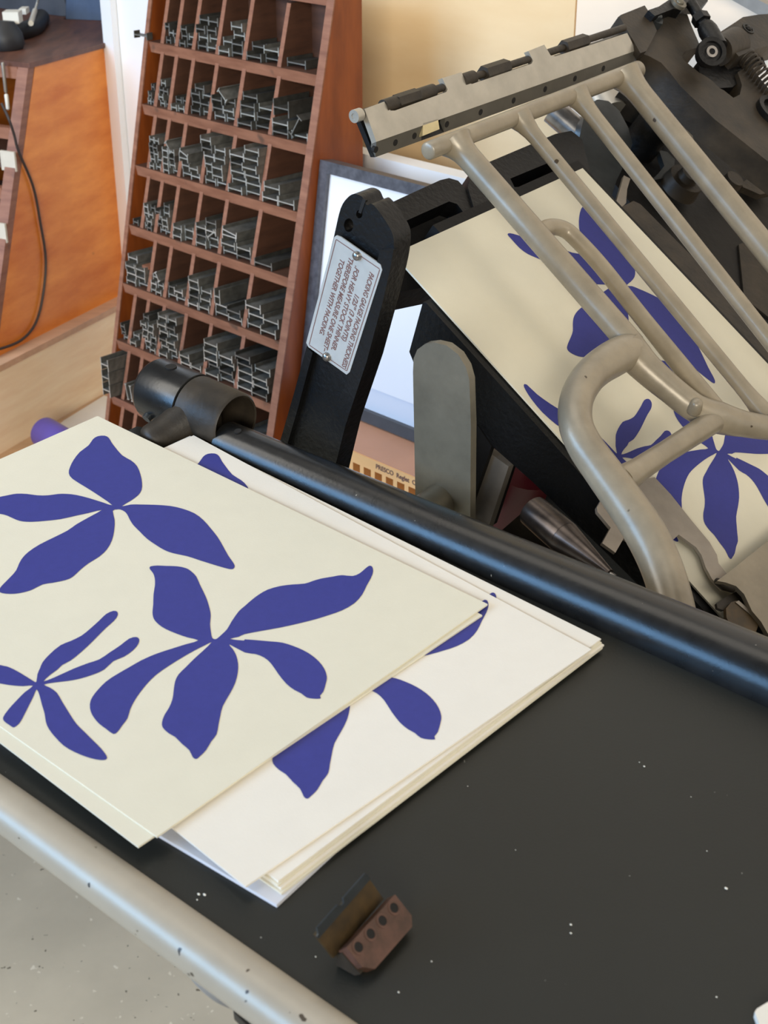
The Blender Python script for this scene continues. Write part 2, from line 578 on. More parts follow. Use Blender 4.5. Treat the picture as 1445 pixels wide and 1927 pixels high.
SP_MESH = {}
def spacer_mesh(w, h, L, mk):
    key = (round(w, 3), round(h, 4), round(L, 3), mk)
    if key in SP_MESH:
        return SP_MESH[key]
    bm = BM()
    t = 0.00105
    zc = h / 2
    pts = [(0, 0, 0), (t, 0, 0), (t, 0, zc - t * .6), (w - t, 0, zc - t * .6), (w - t, 0, 0), (w, 0, 0), (w, 0, h), (w - t, 0, h), (w - t, 0, zc + t * .6), (t, 0, zc + t * .6), (t, 0, h), (0, 0, h)]
    prism(bm, [(p[0] - w / 2, p[1], p[2]) for p in pts], (0, L, 0))
    Rm = Matrix((Cu, Cd, Vector((0, 0, 1)))).transposed()
    for v in bm.verts:
        v.co = Rm @ v.co
    bmesh.ops.recalc_face_normals(bm, faces=bm.faces)
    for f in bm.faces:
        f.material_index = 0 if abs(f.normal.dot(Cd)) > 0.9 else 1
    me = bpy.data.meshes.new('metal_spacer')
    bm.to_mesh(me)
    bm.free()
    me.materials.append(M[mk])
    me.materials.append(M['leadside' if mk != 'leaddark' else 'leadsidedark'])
    SP_MESH[key] = me
    return me
ORD = ['first', 'second', 'third', 'fourth', 'fifth', 'sixth', 'seventh', 'eighth']
ROWN = ['top', 'second', 'third', 'fourth', 'fifth', 'sixth', 'seventh', 'bottom']
USED = set()
def spacer(i, j, u, d, z, w, h, L, mk, label, roll=0.0):
    o = bpy.data.objects.new('metal_spacer', spacer_mesh(w, h, L, mk))
    place(o, C.w((u, d, z)))
    if roll:
        o.rotation_mode = 'QUATERNION'
        o.rotation_quaternion = Matrix.Rotation(roll, 3, Cd).to_quaternion()
    assert label not in USED, label
    USED.add(label)
    tagp(o, label, 'spacer', 'metal spacers in the type case')
    return o
# per row and compartment: (pieces in left stack, pieces in right stack); 0 = none
FILL = {0: {1: (3, 2), 2: (3, 2), 3: (4, 4), 4: (2, 4), 5: (2, 2), 6: (1, 0)},
        1: {0: (3, 2), 1: (4, 3), 2: (2, 2), 3: (3, 4), 4: (3, 3), 5: (4, 3), 6: (2, 1)},
        2: {1: (5, 5), 2: (4, 4), 3: (3, 2), 4: (6, 5), 5: (5, 6), 6: (2, 1)},
        3: {1: (4, 4), 2: (4, 5), 3: (2, 2), 4: (3, 4), 5: (3, 2), 6: (1, 0)},
        4: {0: (4, 3), 2: (3, 2), 3: (2, 2), 4: (4, 3), 5: (2, 2), 6: (3, 2)},
        5: {0: (3, 0), 1: (2, 0), 2: (6, 5), 3: (6, 6), 4: (2, 1), 5: (5, 4), 6: (5, 4)},
        6: {5: (2, 2), 6: (2, 2)},
        7: {0: (2, 0), 1: (2, 0), 6: (2, 1)}}
for i, cells in FILL.items():
    d0, z0 = shelfz[i]
    for j, (na, nb) in cells.items():
        ua, ub = UD[j] + 0.0035, UD[j + 1] - 0.0035
        if i == 4 and j == 0:
            ub = UD[2] - 0.0035
        cw = ub - ua
        cellname = f'{ORD[j]} cell'
        nst = (na > 0) + (nb > 0)
        for s, n in ((0, na), (1, nb)):
            if not n:
                continue
            w = (cw - 0.002) / 2 if nst == 2 else min(cw * 0.62, 0.030)
            if (i, j) in ((0, 6), (3, 6)):
                w = cw * 0.55
            h = 0.0072 if cw < 0.026 else 0.0088
            if j == 6 and i in (2, 4):
                h = 0.0105
            uc = ua + 0.0006 + w / 2 + s * (cw - 0.0012 - w)
            if nst == 1 and s == 0:
                uc = ua + w / 2 + 0.001
            drift = 0
            for k in range(n):
                drift += rnd.uniform(-0.0004, 0.0004)
                dd = d0 + 0.002 + rnd.uniform(-0.003, 0.004) + (0.006 if i < 2 else 0) * rnd.random()
                L = min(BACK - 0.008 - dd, 0.062)
                mk = rnd.choice(['lead', 'lead', 'leaddark', 'lead', 'leadbright'])
                if i < 2:
                    mk = rnd.choice(['lead', 'leaddark', 'leaddark'])
                st = '' if nst == 1 else (' left stack,' if s == 0 else ' right stack,')
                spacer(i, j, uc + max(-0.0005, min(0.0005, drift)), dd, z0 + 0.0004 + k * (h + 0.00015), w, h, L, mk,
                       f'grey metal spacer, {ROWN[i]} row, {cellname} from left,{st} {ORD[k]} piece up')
# loose pieces that lean or stick out
def loose(i, u, dz, roll, w, h, L, mk, label, doff=0.001):
    d0, z0 = shelfz[i]
    spacer(i, 0, u, d0 + doff, z0 + dz, w, h, L, mk, label, roll)
loose(0, -0.004, 0.0030, 0.0, 0.024, 0.008, 0.0080, 'leaddark', 'dark metal strip jutting out past the left side of the case, top row', -0.0106)
loose(1, 0.138, 0.027, R(40), 0.017, 0.0062, 0.05, 'lead', 'metal spacer tipped diagonally across the stacks, second row, fifth cell')
loose(1, 0.2345, 0.0215, 0.0, 0.024, 0.017, 0.05, 'leaddark', 'large dark metal spacer lying on the pair, second row, last cell')
loose(1, 0.2590, 0.0125, R(-55), 0.024, 0.0085, 0.05, 'leaddark', 'dark metal spacer leaning steeply at the right of second row, last cell')
loose(2, 0.0570, 0.0285, R(50), 0.014, 0.0065, 0.05, 'lead', 'metal spacer tipped up over the stacks, third row, third cell')
loose(2, 0.086, 0.0250, R(20), 0.015, 0.0065, 0.05, 'leadbright', 'bright metal spacer tilted on the low stack, third row, fourth cell')
loose(3, 0.0092, 0.0012, 0.0, 0.010, 0.007, 0.06, 'leaddark', 'long dark metal strip lying alone, fourth row, first cell')
loose(3, 0.1490, 0.0165, R(-35), 0.016, 0.006, 0.05, 'lead', 'metal spacer tipped on the right stack, fourth row, fifth cell')
loose(3, 0.179, 0.0245, R(8), 0.024, 0.0075, 0.06, 'leadbright', 'bright metal spacer lying across the top, fourth row, sixth cell')
loose(4, 0.0615, 0.0205, R(60), 0.012, 0.006, 0.05, 'leadbright', 'bright metal spacer standing tilted, fifth row, third cell')
loose(4, 0.172, 0.0160, 0.0, 0.010, 0.017, 0.06, 'lead', 'tall metal spacer standing upright, fifth row, sixth cell')
for k in range(4):
    loose(6, (0.0275, 0.0360, 0.0530, 0.0635)[k], 0.0125, R(80 + k * 2), 0.020, 0.0042, 0.05, ['lead', 'leadbright', 'lead', 'leadbright'][k],
          f'thin metal strip standing on edge in the seventh row, {ORD[k]} of four')
for k in range(3):
    loose(6, 0.0065 + k * 0.0005, 0.004 + k * 0.0165, R(0), 0.015, 0.0155, 0.05, 'leadbright' if k != 1 else 'lead',
          f'bright metal block stacked in the seventh row, first cell, {["bottom", "middle", "top"][k]} one', -0.012)
# wooden piece in the fifth row
bm = BM()
d0, z0 = shelfz[4]
box(bm, (0.030, d0 + 0.006, z0 + 0.0243), (0.0425, d0 + 0.05, z0 + 0.0275))
obj('wooden_strip', bm, M['case'], None, 'small red-brown wooden strip lying on the spacers in the fifth row', 'wood strip', frame=C, smooth=0)

# ------------------------------------------------------------------ picture frame, white board and slotted box behind the press
FD = -0.005
fx0 = C.on((610, 300), 1, FD)
fx1 = C.on((777, 826), 1, FD)
lean = R(9)
FU = Cu
FN = (Cd * math.cos(lean) + Vector((0, 0, -1)) * math.sin(lean))     # pointing back
FV = (Vector((0, 0, 1)) * math.cos(lean) + Cd * math.sin(lean))
tl_w = C.w(fx0)
F = Frame(tl_w, (FU, FN, FV))
bl = F.on((700, 795), 1, 0)
HB = -bl.z
WF = F.on((884, 372), 1, 0).x
pf = thing('picture_frame', F.w((WF / 2, 0, -HB)), 'grey metal picture frame with white mount leaning behind the gauge arm', 'picture frame')
bw = 0.012
for (lo, hi, nm, mk) in (((0, -0.006, -bw), (WF, 0.012, 0), 'top_rail', 'frame'), ((0, -0.006, -HB), (WF, 0.012, -HB + bw), 'bottom_rail', 'framegrey'),
                     ((0, -0.006, -HB + bw), (bw, 0.012, -bw), 'side_rail', 'frame'), ((WF - bw, -0.006, -HB + bw), (WF, 0.012, -bw), 'side_rail', 'frame')):
    bm = BM()
    box(bm, lo, hi)
    obj(nm, bm, M[mk], pf, frame=F, bevel=0.0015, smooth=0)
bm = BM()
box(bm, (bw, 0.001, -HB + bw), (WF - bw, 0.006, -bw))
obj('mount', bm, M['mount'], pf, frame=F, smooth=0)
bm = BM()
box(bm, (bw, -0.0009, -HB + bw + 0.024), (WF - bw, 0.0005, -bw))
obj('backing_sheet', bm, mat('bluish_white_print_sheet', (242, 242, 246), 0.5, var=0.02, scale=4), pf, frame=F, smooth=0)
# white rounded board on top behind the frame
bm = BM()
wb0 = C.on((657, 280), 1, 0.075)
box(bm, (wb0.x, 0.070, ZB - C.o.z + 0.001), (C.on((888, 345), 1, 0.075).x, 0.092, wb0.z))
obj('white_board', bm, M['white'], None, 'white rounded board standing upright behind the grey picture frame', 'board', frame=C, bevel=0.006, seg=3)
# slotted light wood box
wbl = F.w((WF / 2, 0, -HB))
boxz = wbl.z - C.o.z - 0.0005
bd_back = FD + (-math.sin(lean) * HB) / 1.0 + 0.05
pf_front = C.loc(F.w((0, -0.006, -HB))).y
e0 = C.on((648, 838), 2, boxz)
e1 = C.on((780, 895), 2, boxz)
fd = (e0.y + e1.y) / 2
bu0, bu1 = C.on((560, 800), 1, fd).x, 0.62
bu0 = max(bu0, UD[-1] + 0.02)
sb = thing('slotted_box', C.w(((bu0 + bu1) / 2, fd + 0.05, ZB - C.o.z)), 'light wooden box with a slotted lettered front under the picture frame', 'box')
bm = BM()
box(bm, (bu0, fd, boxz - 0.006), (bu1, fd + 0.13, boxz))
obj('lid', bm, M['pink'], sb, frame=C, bevel=0.001, smooth=0)
hb = boxz - (ZB - C.o.z)
bm = BM()
box(bm, (bu0, fd + 0.040, ZB - C.o.z), (bu1, fd + 0.13, boxz - 0.006))
obj('body', bm, M['slotdark'], sb, frame=C, smooth=0)
railh = 0.0075
bm = BM()
box(bm, (bu0, fd - 0.0015, boxz - 0.006 - railh), (bu1, fd + 0.004, boxz - 0.0015))
obj('front_rail', bm, M['lightwood'], sb, frame=C, smooth=0)
ns = int((bu1 - bu0) / 0.0155)
for k in range(ns + 1):
    u = bu0 + k * 0.0155
    bm = BM()
    box(bm, (u, fd - 0.001, ZB - C.o.z), (u + 0.0055, fd + 0.040, boxz - 0.006 - railh))
    obj('slat', bm, M['lightwood'], sb, frame=C, smooth=0)
tp = C.on((707, 881), 1, fd - 0.0016)
text_mesh('lettering', 'PRESCO  Reglet  C', C, (tp.x, fd - 0.0016, tp.z), (1, 0, 0), (0, 0, 1), 0.0070, M['letter'], sb, xs=0.98)

# ------------------------------------------------------------------ orange cabinet at the left
CE = Vector((2235 - CX, 0, 0))
e = RX * (2235 - CX) + DN * (-370 - CY) + FW * FPX
e.z = 0
e.normalize()
en = Vector((-e.y, e.x, 0))                     # to the left of the side's run
K0 = cam_pos + ray((90, 802)) * ((ZB - CAMZ) / ray((90, 802)).z)
K = Frame((K0.x, K0.y, ZB), (e, en, (0, 0, 1)))    # e: away along the side, en: left, z up
# plinth (pale board) the cabinet stands on
l1 = K.on((100, 640), 1, 0.006)
ph = l1.z
bx0 = K.on((190, 86), 1, 0.018).x + 0.27
bm = BM()
box(bm, (-0.55, 0.0, 0.0), (bx0, 0.36, ph))
pl = thing('plinth', K.w((-0.2, 0.15, 0)), 'low pale pine plinth under the orange cabinet on the bench', 'plinth')
obj('front_board', bm, M['beige'], pl, frame=K, bevel=0.001, smooth=0)
bm = BM()
box(bm, (-0.55, -0.004, ph), (bx0, 0.36, ph + 0.008))
obj('top_board', bm, M['pinkwood'], pl, frame=K, bevel=0.001, smooth=0)
KS = 0.018
pt = [K.on(p, 1, KS) for p in ((53, 118), (190, 86), (236, 556), (-4, 655))]
zc0 = ph + 0.008
top_z = pt[0].z
cabw = 0.30
bx = pt[1].x + 0.26
fb = K.on((3, 500), 1, KS)
fbx = pt[0].x + (fb.x - pt[0].x) * (zc0 - top_z) / (fb.z - top_z)
cab = thing('cabinet', K.w((0, KS + cabw / 2, zc0)), 'orange varnished wooden cabinet with open drawers at the left edge', 'cabinet')
bm = BM()
prism(bm, [(pt[0].x + 0.012, KS, top_z - 0.006), (bx, KS, top_z - 0.006), (bx, KS, zc0), (fbx + 0.012, KS, zc0)], (0, 0.012, 0))
obj('side_panel', bm, M['orange'], cab, frame=K, bevel=0.001, smooth=0)
bm = BM()
prism(bm, [(pt[0].x + 0.012, KS + cabw, top_z - 0.006), (bx, KS + cabw, top_z - 0.006), (bx, KS + cabw, zc0), (fbx + 0.012, KS + cabw, zc0)], (0, 0.012, 0))
obj('side_panel', bm, M['orange'], cab, frame=K, smooth=0)
bm = BM()
box(bm, (pt[0].x - 0.002, KS - 0.003, top_z - 0.006), (bx, KS + cabw + 0.015, top_z))
obj('top_board', bm, M['browntop'], cab, frame=K, bevel=0.001, smooth=0)
bm = BM()
box(bm, (bx - 0.01, KS + 0.012, zc0), (bx, KS + cabw, top_z - 0.006))
obj('back_panel', bm, M['caseback'], cab, frame=K, smooth=0)
# white door lining and door leaf standing in front of the cabinet's back part
DD = C.loc(K.w(K.on((205, 200), 1, KS))).y
ta = C.on((205, 200), 1, DD)
bm = BM()
box(bm, (ta.x, DD, -C.o.z), (ta.x + 0.0215, DD + 0.045, 1.4))
obj('trim_1', bm, M['white'], kind='structure', frame=C, bevel=0.002, smooth=0)
bm = BM()
box(bm, (ta.x + 0.0225, DD + 0.010, -C.o.z), (ta.x + 0.19, DD + 0.045, 1.4))
obj('door_1', bm, M['white'], kind='structure', frame=C, bevel=0.002, smooth=0)
# front stile, rails and trays on the slanted front
def fx(z):
    return pt[0].x + (fbx - pt[0].x) * (z - top_z) / (zc0 - top_z)
bm = BM()
prism(bm, [(fx(top_z - 0.006), KS - 0.001, top_z - 0.006), (fx(top_z - 0.006) + 0.012, KS - 0.001, top_z - 0.006), (fx(zc0) + 0.012, KS - 0.001, zc0), (fx(zc0), KS - 0.001, zc0)], (0, 0.016, 0))
obj('front_stile', bm, M['case'], cab, frame=K, smooth=0)
hh = top_z - zc0
for k in range(5):
    z = top_z - 0.012 - k * hh / 5
    bm = BM()
    box(bm, (fx(z) + 0.001, KS + 0.015, z - 0.008), (fx(z) + 0.012, KS + cabw, z + 0.006))
    obj('rail', bm, M['case'], cab, frame=K, smooth=0)
    if k:
        bm = BM()
        box(bm, (fx(z) + 0.004, KS + 0.016, z - hh / 5 + 0.022), (fx(z) + 0.16, KS + cabw - 0.002, z - hh / 5 + 0.030))
        obj('tray', bm, M['caseback'], cab, frame=K, smooth=0)
for (px, py) in ((20, 305), (1, 440)):
    q = K.on((px, py), 1, KS + 0.003)
    bm = BM()
    box(bm, (fx(q.z) - 0.003, KS - 0.002, q.z - 0.012), (fx(q.z) + 0.000, KS + 0.020, q.z + 0.012))
    obj('label_holder', bm, M['label'], cab, 'pale label holder', frame=K, bevel=0.0008, smooth=0)
# things on the cabinet
def ontop(px, h=0.0):
    return K.on(px, 2, top_z + h)
def wtop(px, h=0.0):
    return K.w(ontop(px, h))
bm = BM()
p = ontop((12, 92))
tube(bm, [(p.x, p.y, top_z + 0.0005), (p.x, p.y, top_z + 0.006), (p.x, p.y, top_z + 0.020), (p.x + 0.002, p.y, top_z + 0.034)], [0.021, 0.024, 0.022, 0.012], 24)
obj('black_device', bm, M['blackpl'], None, 'rounded black plastic device at the front corner of the cabinet top', 'device', frame=K)
plug = thing('plug_adapter', wtop((28, 55), 0.03), 'white mains plug adapter lying over black things on the cabinet', 'plug')
def pxbox(c_px, hgt, dirpx, L, Wd, Hh, m, parent, name, bev=0.0015):
    a = ontop(c_px, hgt)
    b = ontop((c_px[0] + dirpx[0], c_px[1] + dirpx[1]), hgt)
    x = (b - a).normalized()
    y = Vector((-x.y, x.x, 0))
    bm = BM()
    pts = [a + x * (sx * L / 2) + y * (sy * Wd / 2) for sx, sy in ((-1, -1), (1, -1), (1, 1), (-1, 1))]
    prism(bm, pts, (0, 0, Hh))
    return obj(name, bm, m, parent, frame=K, bevel=bev)
pxbox((25, 42), 0.028, (14, -10), 0.022, 0.020, 0.014, M['whitepl'], plug, 'body')
pxbox((46, 25), 0.032, (14, -10), 0.020, 0.009, 0.007, M['whitepl'], plug, 'connector')
wc = thing('white_cable', wtop((62, 30), 0.02), 'white plug on a thin white cable at the back of the cabinet', 'cable')
bm = BM()
tube(bm, [ontop((58, 44), 0.022), ontop((66, 20), 0.024)], [0.0035, 0.0035], 12)
obj('plug', bm, M['whitepl'], wc, frame=K)
bm = BM()
tube(bm, spline([ontop((66, 19), 0.024), ontop((70, 6), 0.026), ontop((72, -2), 0.04), ontop((73, -8), 0.07)]), 0.0016, 10)
obj('cord', bm, M['whitepl'], wc, frame=K)
bm = BM()
q0, q1 = ontop((-20, 25)), ontop((74, 40))
tube(bm, spline([ontop((-25, 70), 0.010), ontop((25, 62), 0.0095), ontop((62, 52), 0.0085), ontop((80, 30), 0.008)]), [0.012] * 18 + [0.008], 14, round_end=1)
obj('black_case', bm, M['blackpl'], None, 'soft black pouch lying under the white plugs on the cabinet', 'pouch', frame=K)
bm = BM()
pts = [ontop((78, 18)), ontop((120, 33)), ontop((200, 44))]
b0 = ontop((60, 12))
def lump(name, px0, px1, dep, hgt, m, label, cat):
    a, b = ontop(px0), ontop(px1)
    x = (b - a)
    n_ = 14
    bm = BM()
    back = Vector((dep, 0, 0))
    rows = []
    for r_ in range(7):
        t = r_ / 6
        row = []
        for c_ in range(n_ + 1):
            s = c_ / n_
            edge = min(1, 5 * min(s, 1 - s)) ** 0.5 if 0 < s < 1 else 0
            wob = 1 + 0.08 * math.sin(9 * s + 3 * t) + 0.05 * math.sin(23 * s)
            ang = t * math.pi
            row.append(bm.verts.new(a + x * s + back * (0.5 - 0.5 * math.cos(ang)) + Vector((0, 0, 0.0004 + hgt * math.sin(ang) ** 0.5 * edge * wob * (1 if r_ not in (0, 6) else 0)))))
        rows.append(row)
    for r_ in range(6):
        for c_ in range(n_):
            bm.faces.new((rows[r_][c_], rows[r_][c_ + 1], rows[r_ + 1][c_ + 1], rows[r_ + 1][c_]))
    bm.faces.new([rows[0][c_] for c_ in range(n_ + 1)] + [rows[6][c_] for c_ in range(n_, -1, -1)])
    bmesh.ops.remove_doubles(bm, verts=bm.verts, dist=1e-5)
    return obj(name, bm, m, None, label, cat, frame=K)
lump('blue_bag', (118, 36), (215, 40), 0.10, 0.09, M['bluecloth'], 'slate blue cloth bag on the back of the cabinet beside white lining', 'bag')
lump('grey_bag', (-14, 14), (126, 32), 0.08, 0.08, M['greycloth'], 'dark grey cloth bag behind the white plugs on the cabinet', 'bag')
# hanging cable
bm = BM()
q = [K.on(p, 1, KS - 0.0035) for p in ((27, 255), (35, 285), (62, 350), (76, 420), (86, 490), (80, 560), (66, 610), (40, 640), (5, 655), (-20, 660))]
q = [K.on((3, 195), 1, KS + 0.01), K.on((17, 225), 1, KS - 0.0035)] + q
tube(bm, spline(q, 5), 0.0017, 8)
obj('black_cable', bm, M['cable'], None, 'thin dark cable hanging in a curve down the orange cabinet side', 'cable', frame=K)
# rods in the open top drawer
for k, (pa, pb, r_) in enumerate((((5, 120), (11, 172), 0.0022), ((12, 180), (15, 203), 0.0026))):
    bm = BM()
    tube(bm, [K.on(pa, 1, KS + 0.03), K.on(pb, 1, KS + 0.03)], r_, 10, round_end=1)
    obj('screwdriver', bm, M['steel'] if k == 0 else M['whitepl'], None, ['steel rod hanging inside the open cabinet front', 'short pale rod hanging below the steel rod in the cabinet'][k], 'rod', frame=K)
# white paper on the bench and blue roll
bm = BM()
pp = [W.on(p, 2, ZB + 0.0003) for p in ((-60, 905), (35, 868), (120, 792), (196, 745), (250, 760), (235, 840), (100, 960))]
prism(bm, pp, (0, 0, 0.0006))
obj('paper_sheet', bm, M['white_paper'], None, 'bright white paper sheet lying on the bench beside the blue roll', 'paper', smooth=0)
r_ = 0.020
pa, pb = W.on((84, 814), 2, ZB + r_ + 0.001), W.on((168, 864), 2, ZB + r_ + 0.001)
bm = BM()
tube(bm, [pa, pb], r_, 28)
obj('blue_roll', bm, M['blueroll'], None, 'shiny violet blue roll lying on white paper behind the prints', 'roll', bevel=0.002)

# ------------------------------------------------------------------ printing press
ZT = -0.0086                                        # table surface in T
press = thing('printing_press', W.w((0.45, 1.05, 0.0)), 'black and grey letterpress printing machine with feed table and tubular rack', 'printing press')
# feed table
r0 = T.on((0, 1457), 2, ZT)
r1 = T.on((480, 1793), 2, ZT)
slope_r = (r1.y - r0.y) / (r1.x - r0.x)
def yr(x):
    return r0.y + slope_r * (x - r0.x)
b0 = T.on((415, 828), 2, ZT + 0.0015)
b1 = T.on((1303, 1214), 2, ZT + 0.002)
sb_ = (b1.y - b0.y) / (b1.x - b0.x)
def yb(x):
    return b0.y + sb_ * (x - b0.x)
XA, XB = b0.x - 0.002, 0.85
XL = 0.015
bm = BM()
prism(bm, [(XL, yr(XL) - 0.002, ZT), (XB, yr(XB) - 0.002, ZT), (XB, yb(XB), ZT), (XA, yb(XA), ZT), (XL, yb(XA) - 0.02, ZT)], (0, 0, -0.006))
table = obj('feed_table', bm, M['table'], press, frame=T, smooth=0)
# round bar along the back edge
bm = BM()
rad0, rad1 = 0.0130, 0.0172
xs = [0.0725 + (XB - 0.0725) * k / 24 for k in range(25)]
def rb(x):
    return rad0 + (rad1 - rad0) * (x - b0.x) / (b1.x - b0.x)
def zb_(x):
    return ZT + 0.0015 + 0.0005 * (x - b0.x) / (b1.x - b0.x)
tube(bm, [(x, yb(x), zb_(x)) for x in xs], [rb(x) for x in xs], 32)
obj('round_bar', bm, M['bar'], table, frame=T)
# dark fillet between bar and table
bm = BM()
prism(bm, [(XA, yb(XA) - rb(XA) - 0.0035, ZT), (XA, yb(XA), ZT), (XA, yb(XA) - rb(XA) * 0.8, ZT + 0.004)], (0.0005, 0, 0))
bm.free()
# set screw hole in the bar
h = T.on((443, 807), 1, yb(XA) - 0.004)
bm = BM()
cyl(bm, (h.x, yb(h.x) - 0.002, zb_(h.x) + rb(h.x) - 0.003), (h.x, yb(h.x) - 0.0028, zb_(h.x) + rb(h.x) + 0.0004), 0.0022, seg=16)
obj('screw_hole', bm, M['hole'], table, frame=T)
# collar (big black cup over the bar end)
bx_ = Vector((1, sb_, 0)).normalized()
axis_c = Vector((T.on((262, 762), 2, 0.0) - T.on((430, 820), 2, 0.0)))
def colpt(px, z):
    return T.on(px, 2, z)
zc_ = 0.003
c_end = colpt((440, 800), zc_)
c_beg = colpt((266, 747), zc_)
c_end = c_end + Vector((0, 0.002, 0))
L0_ = (c_beg - c_end).length
ax = Vector((-1, -0.04, 0.03)).normalized()
c_beg = c_end + ax * L0_
rc = 0.0190
L_ = (c_beg - c_end).length
bm = BM()
tube(bm, [c_end - ax * 0.000, c_end + ax * 0.002, c_end + ax * (L_ * 0.48)], [rc * 0.93, rc, rc], 40, cap=False)
tube(bm, [c_end + ax * 0.0, c_end + ax * 0.0005, c_end + ax * (L_ * 0.44)], [rc * 0.93, rc * 0.88, rc * 0.86], 40)
bmesh.ops.delete(bm, geom=[f for f in bm.faces if len(f.verts) > 4 and (f.calc_center_median() - c_end).length < 0.002], context='FACES')
bmesh.ops.remove_doubles(bm, verts=bm.verts, dist=1e-6)
obj('bar_socket', bm, M['castbrown'], table, frame=T, smooth=50)
bm = BM()
tube(bm, [c_end + ax * (L_ * 0.49), c_end + ax * (L_ * 0.50), c_end + ax * (L_ * 0.96), c_end + ax * L_, c_end + ax * (L_ + 0.001)], [rc * 0.97, rc * 1.03, rc * 1.03, rc * 0.95, rc * 0.7], 40)
col = obj('end_collar', bm, M['bar'], table, frame=T, smooth=50)
hc = c_end + ax * (L_ * 0.76)
side = ax.cross(Vector((0, 0, 1))).normalized()
up_ = (Vector((0, 0, 1)) - side * 0.35 * (1 if side.y > 0 else -1)).normalized()
up2 = Vector((0, 0, 1))
bm = BM()
cyl(bm, hc + up2 * rc * 0.9, hc + up2 * (rc * 1.03 + 0.0003), 0.0036, seg=20)
obj('oil_hole', bm, M['hole'], table, frame=T)
bm = BM()
s2 = -side if side.y > 0 else side
lo_ = (s2 * 0.9 - up2 * 0.45).normalized()
cyl(bm, hc + ax * 0.004 + lo_ * rc * 0.95, hc + ax * 0.004 + lo_ * (rc * 1.03 + 0.0025), 0.003, seg=14)
obj('set_screw', bm, M['bluesteel'], table, frame=T)
# lug from the socket towards the table
bm = BM()
lg0 = c_end + ax * (L_ * 0.38)
lg1 = colpt((288, 832), -0.0085)
lgm = lg0 * 0.45 + lg1 * 0.55
tube(bm, spline([lg0, lgm, lg1], 5), [0.0155, 0.0150, 0.0143, 0.0135, 0.0128, 0.0121, 0.0116, 0.0113, 0.0112, 0.0111, 0.0110], 22, round_end=0.5)
obj('lug', bm, M['castbrown'], table, frame=T)
# cream rolled edge along the front
bm = BM()
o0 = T.on((0, 1563), 2, ZT - 0.004)
o1 = T.on((480, 1922), 2, ZT - 0.004)
def yo(x):
    return o0.y + (o1.y - o0.y) * (x - o0.x) / (o1.x - o0.x)
secs = []
for x in (XL, 0.1, 0.3, 0.5, XB):
    wd = yr(x) - yo(x)
    prof = [(0, 0.0004), (-0.08 * wd, 0.0014), (-0.25 * wd, 0.0019), (-0.40 * wd, 0.0018)]
    rr = 0.50 * wd
    for k in range(1, 15):
        a_ = R(90 + k * 16)
        prof.append((-0.40 * wd + rr * math.cos(a_), 0.0018 - rr + rr * math.sin(a_)))
    prof += [(-0.36 * wd, 0.0018 - rr * 1.6), (0, -0.006)]
    secs.append([bm.verts.new((x, yr(x) + a_, ZT + b_)) for a_, b_ in prof])
for s_ in range(len(secs) - 1):
    n_ = len(secs[0])
    for k in range(n_):
        j = (k + 1) % n_
        bm.faces.new((secs[s_][k], secs[s_][j], secs[s_ + 1][j], secs[s_ + 1][k]))
bm.faces.new(secs[0])
bm.faces.new(list(reversed(secs[-1])))
obj('edge_rail', bm, M['rail'], table, frame=T, smooth=50)
# rounded steel hoop and bracket under the front edge
bm = BM()
hp = [T.on(p, 2, ZT - 0.016) for p in ((330, 1800), (346, 1820), (362, 1846), (385, 1870), (412, 1889), (442, 1899), (480, 1900), (520, 1895))]
hp = spline(hp, 4)
A_ = [bm.verts.new(p + Vector((0, 0, 0.0))) for p in hp]
B_ = [bm.verts.new(p + Vector((-0.004, 0.012, 0.006))) for p in hp]
C_ = [bm.verts.new(p + Vector((-0.008, 0.030, 0.0075))) for p in hp]
D_ = [bm.verts.new(p + Vector((0, 0.002, -0.003))) for p in hp]
E_ = [bm.verts.new(p + Vector((-0.008, 0.030, 0.004))) for p in hp]
for k in range(len(hp) - 1):
    for X1, X2 in ((A_, B_), (B_, C_), (C_, E_), (E_, D_), (D_, A_)):
        bm.faces.new((X1[k], X1[k + 1], X2[k + 1], X2[k]))
bm.faces.new((A_[0], B_[0], C_[0], E_[0], D_[0]))
bm.faces.new((A_[-1], D_[-1], E_[-1], C_[-1], B_[-1]))
obj('drip_rim', bm, M['steel'], table, frame=T)
bm = BM()
prism(bm, [T.on(p, 2, ZT - 0.014) for p in ((438, 1890), (440, 1905), (462, 1927), (500, 1960), (540, 1990), (560, 1975))], (0, 0, -0.004))
obj('under_bracket', bm, M['castbrown'], table, frame=T, bevel=0.0006)

# pedestal and housings (support the table and fill the machine's inside)
bm = BM()
box(bm, (0.30, 0.20, -T.o.z + 0.04), (0.95, 0.62, -0.13))
bod = obj('pedestal', bm, M['dark'], press, frame=T, bevel=0.01)
bm = BM()
box(bm, (0.46, -0.05, -0.16), (0.86, 0.10, ZT - 0.0065))
obj('table_bracket', bm, M['dark'], press, frame=T, smooth=0)

bm = BM()
box(bm, (0.03, 0.062, -0.16), (0.46, 0.126, -0.074))
obj('base_casting', bm, M['dark'], press, frame=T, smooth=0)
bm = BM()
box(bm, (0.14, -0.15, -0.20), (0.32, -0.02, -0.031))
obj('platen_support', bm, M['dark'], press, frame=P, smooth=0)
